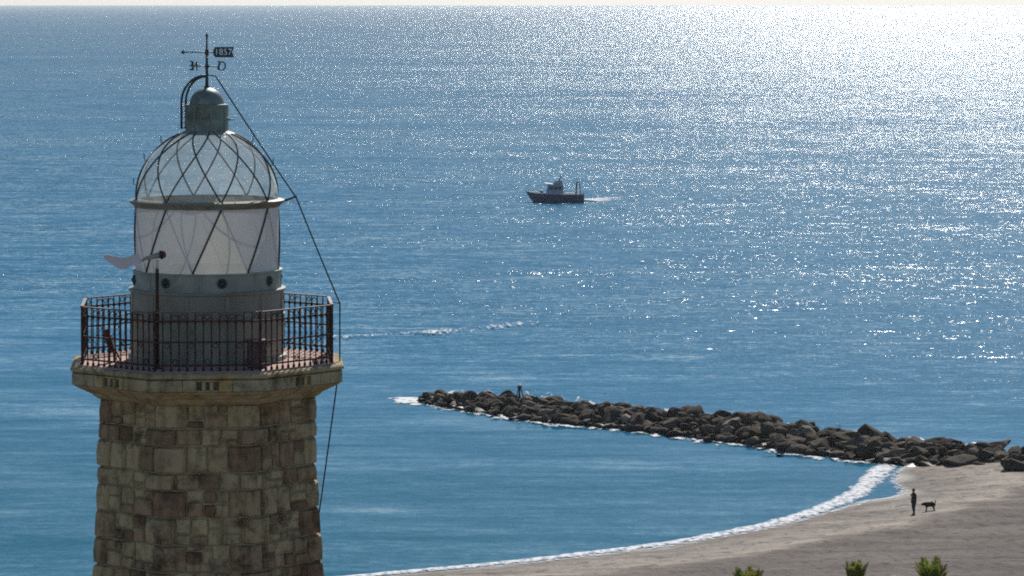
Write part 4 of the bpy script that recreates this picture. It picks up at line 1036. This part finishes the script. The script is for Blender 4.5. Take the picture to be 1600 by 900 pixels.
for sy in (-1, 1):
    MB().add([(-0.45, sy * 0.065, 0.595), (-0.41, sy * 0.075, 0.585), (-0.43, sy * 0.115, 0.50), (-0.47, sy * 0.085, 0.545), (-0.44, sy * 0.055, 0.60)], [(0, 1, 2), (0, 2, 3), (1, 4, 2), (4, 3, 2), (0, 3, 4), (0, 4, 1)]).build('ear', m_dog, dog)

# ================================================================== PALMS
def leaf_mat(name, a, c, d):
    m, nt, n, l, b = new_mat(name)
    oi = n.new('ShaderNodeObjectInfo'); rp = ramp(n, [(0.0, a), (0.6, c), (1.0, d)]); l.new(oi.outputs['Random'], rp.inputs[0])
    tc = n.new('ShaderNodeTexCoord'); nz = nd(n, 'ShaderNodeTexNoise', Scale=3.0, Detail=3.0); l.new(tc.outputs['Object'], nz.inputs['Vector'])
    hs = n.new('ShaderNodeHueSaturation'); mr = nd(n, 'ShaderNodeMapRange'); mr.inputs[3].default_value = 0.6; mr.inputs[4].default_value = 1.4; l.new(nz.outputs['Fac'], mr.inputs[0]); l.new(mr.outputs[0], hs.inputs['Value']); l.new(rp.outputs[0], hs.inputs['Color'])
    l.new(hs.outputs[0], b.inputs['Base Color']); b.inputs['Roughness'].default_value = 0.55
    tl = n.new('ShaderNodeBsdfTranslucent'); l.new(hs.outputs[0], tl.inputs[0]); mx = n.new('ShaderNodeMixShader'); mx.inputs[0].default_value = 0.4
    l.new(b.outputs[0], mx.inputs[1]); l.new(tl.outputs[0], mx.inputs[2]); l.new(mx.outputs[0], n['Material Output'].inputs['Surface'])
    return m
m_frond = leaf_mat('palm_frond', (0.13, 0.20, 0.035), (0.24, 0.27, 0.05), (0.38, 0.25, 0.08))
m_trunk = simple('palm_trunk', (0.14, 0.10, 0.07), 0.9, 0.0, 0.35, 8.0, 0.6)
def frond_mesh(seed, droop):
    r_ = random.Random(seed); m = MB(); pts = []; N = 16; L = 1.0
    for j in range(N + 1):
        t = j / N; pts.append(Vector((droop * t * t, 0.03 * math.sin(t * 3 + seed), t * (1 - 0.25 * droop * t))))
    m.tube(pts, [0.016 * (1 - 0.8 * j / N) + 0.002 for j in range(N + 1)], 4)
    for j in range(3, N + 1):
        t = j / N; p = pts[j]; tg = (pts[j] - pts[j - 1]).normalized(); ll = 0.30 * math.sin(math.pi * min(1, 0.2 + t * 0.75)) + 0.05
        for sgn in (-1, 1):
            for h_ in (0.0, 0.5):
                q = p - tg * h_ * (1.0 / N)
                d = (tg * 0.85 + Vector((0, sgn * 0.75, 0)) + Vector((r_.uniform(-.15, .25), r_.uniform(-.1, .1), r_.uniform(-.15, .1)))).normalized()
                w = tg * 0.019
                e = q + d * ll * r_.uniform(0.8, 1.1); mid = q + d * ll * 0.5
                m.add([q - w, q + w, mid + w * 1.3, mid - w * 1.3, e], [(0, 1, 2, 3), (3, 2, 4)])
    return m.mesh('frond', m_frond)
frs = [frond_mesh(s_, dr) for s_, dr in ((1, 0.12), (2, 0.2), (3, 0.55), (4, 0.95))]
def palm(px, py, Y, spread, up, label, seed, tilt=0.0, Lf=1.5):
    r_ = random.Random(seed); c = at_depth(px, py, Y); gz = float(land_z(shore_dist(c.x, c.y))) - 0.05
    t = empty('palm_tree', (c.x, c.y, gz)); tag(t, label, 'palm', 'palms at the top of the beach')
    H = c.z - gz; prof = []
    for j in range(29):
        zz = H * j / 28; prof.append((0.24 - 0.05 * j / 28 + (0.018 if j % 2 else 0) + (0.10 if j == 0 else 0), zz))
    prof += [(0.24, H + 0.15), (0.12, H + 0.35), (0.0, H + 0.4)]
    MB().lathe(prof, 12).build('trunk', m_trunk, t, True)
    for k in range(48):
        inner = k < up
        a = k * 2.399 + r_.uniform(-0.3, 0.3)
        el = r_.uniform(0.03, spread) if inner else r_.uniform(0.6, 1.75)
        me = frs[r_.choice((0, 0, 1))] if inner else frs[r_.choice((2, 3))]
        L = Lf * r_.uniform(0.85, 1.08) if inner else r_.uniform(1.7, 2.3)
        link('frond', me, t, (0.06 * math.cos(a), 0.06 * math.sin(a), H + 0.2), Euler((0, el + (tilt * math.cos(a) if inner else 0), a), 'XYZ'), (L, L * 0.75, L))
palm(1167, 950, 150, 0.30, 28, 'palm with a broad flat topped tuft, leftmost of the three at the bottom edge', 3)
palm(1336, 942, 150, 0.12, 26, 'palm with a short narrow rounded tuft, middle of the three', 5)
palm(1456, 941, 150, 0.36, 24, 'palm with tall uneven tuft and a frond splayed left, rightmost of the three', 9, 0.0, 1.62)

# ================================================================== HAZE
mh = bpy.data.materials.new('haze_air'); mh.use_nodes = True
hn = mh.node_tree.nodes; hl = mh.node_tree.links
hn.remove(hn['Principled BSDF'])
pv = hn.new('ShaderNodeVolumePrincipled'); pv.inputs['Color'].default_value = (0.93, 0.96, 1.0, 1); pv.inputs['Density'].default_value = 4.2e-5; pv.inputs['Anisotropy'].default_value = 0.6
hl.new(pv.outputs[0], hn['Material Output'].inputs['Volume'])
hz = MB().box((0, 0, 17.25), (46000, 46000, 40.5)).build('haze', mh); tag(hz, 'thin pale sea haze towards the horizon', 'haze', kind='stuff')
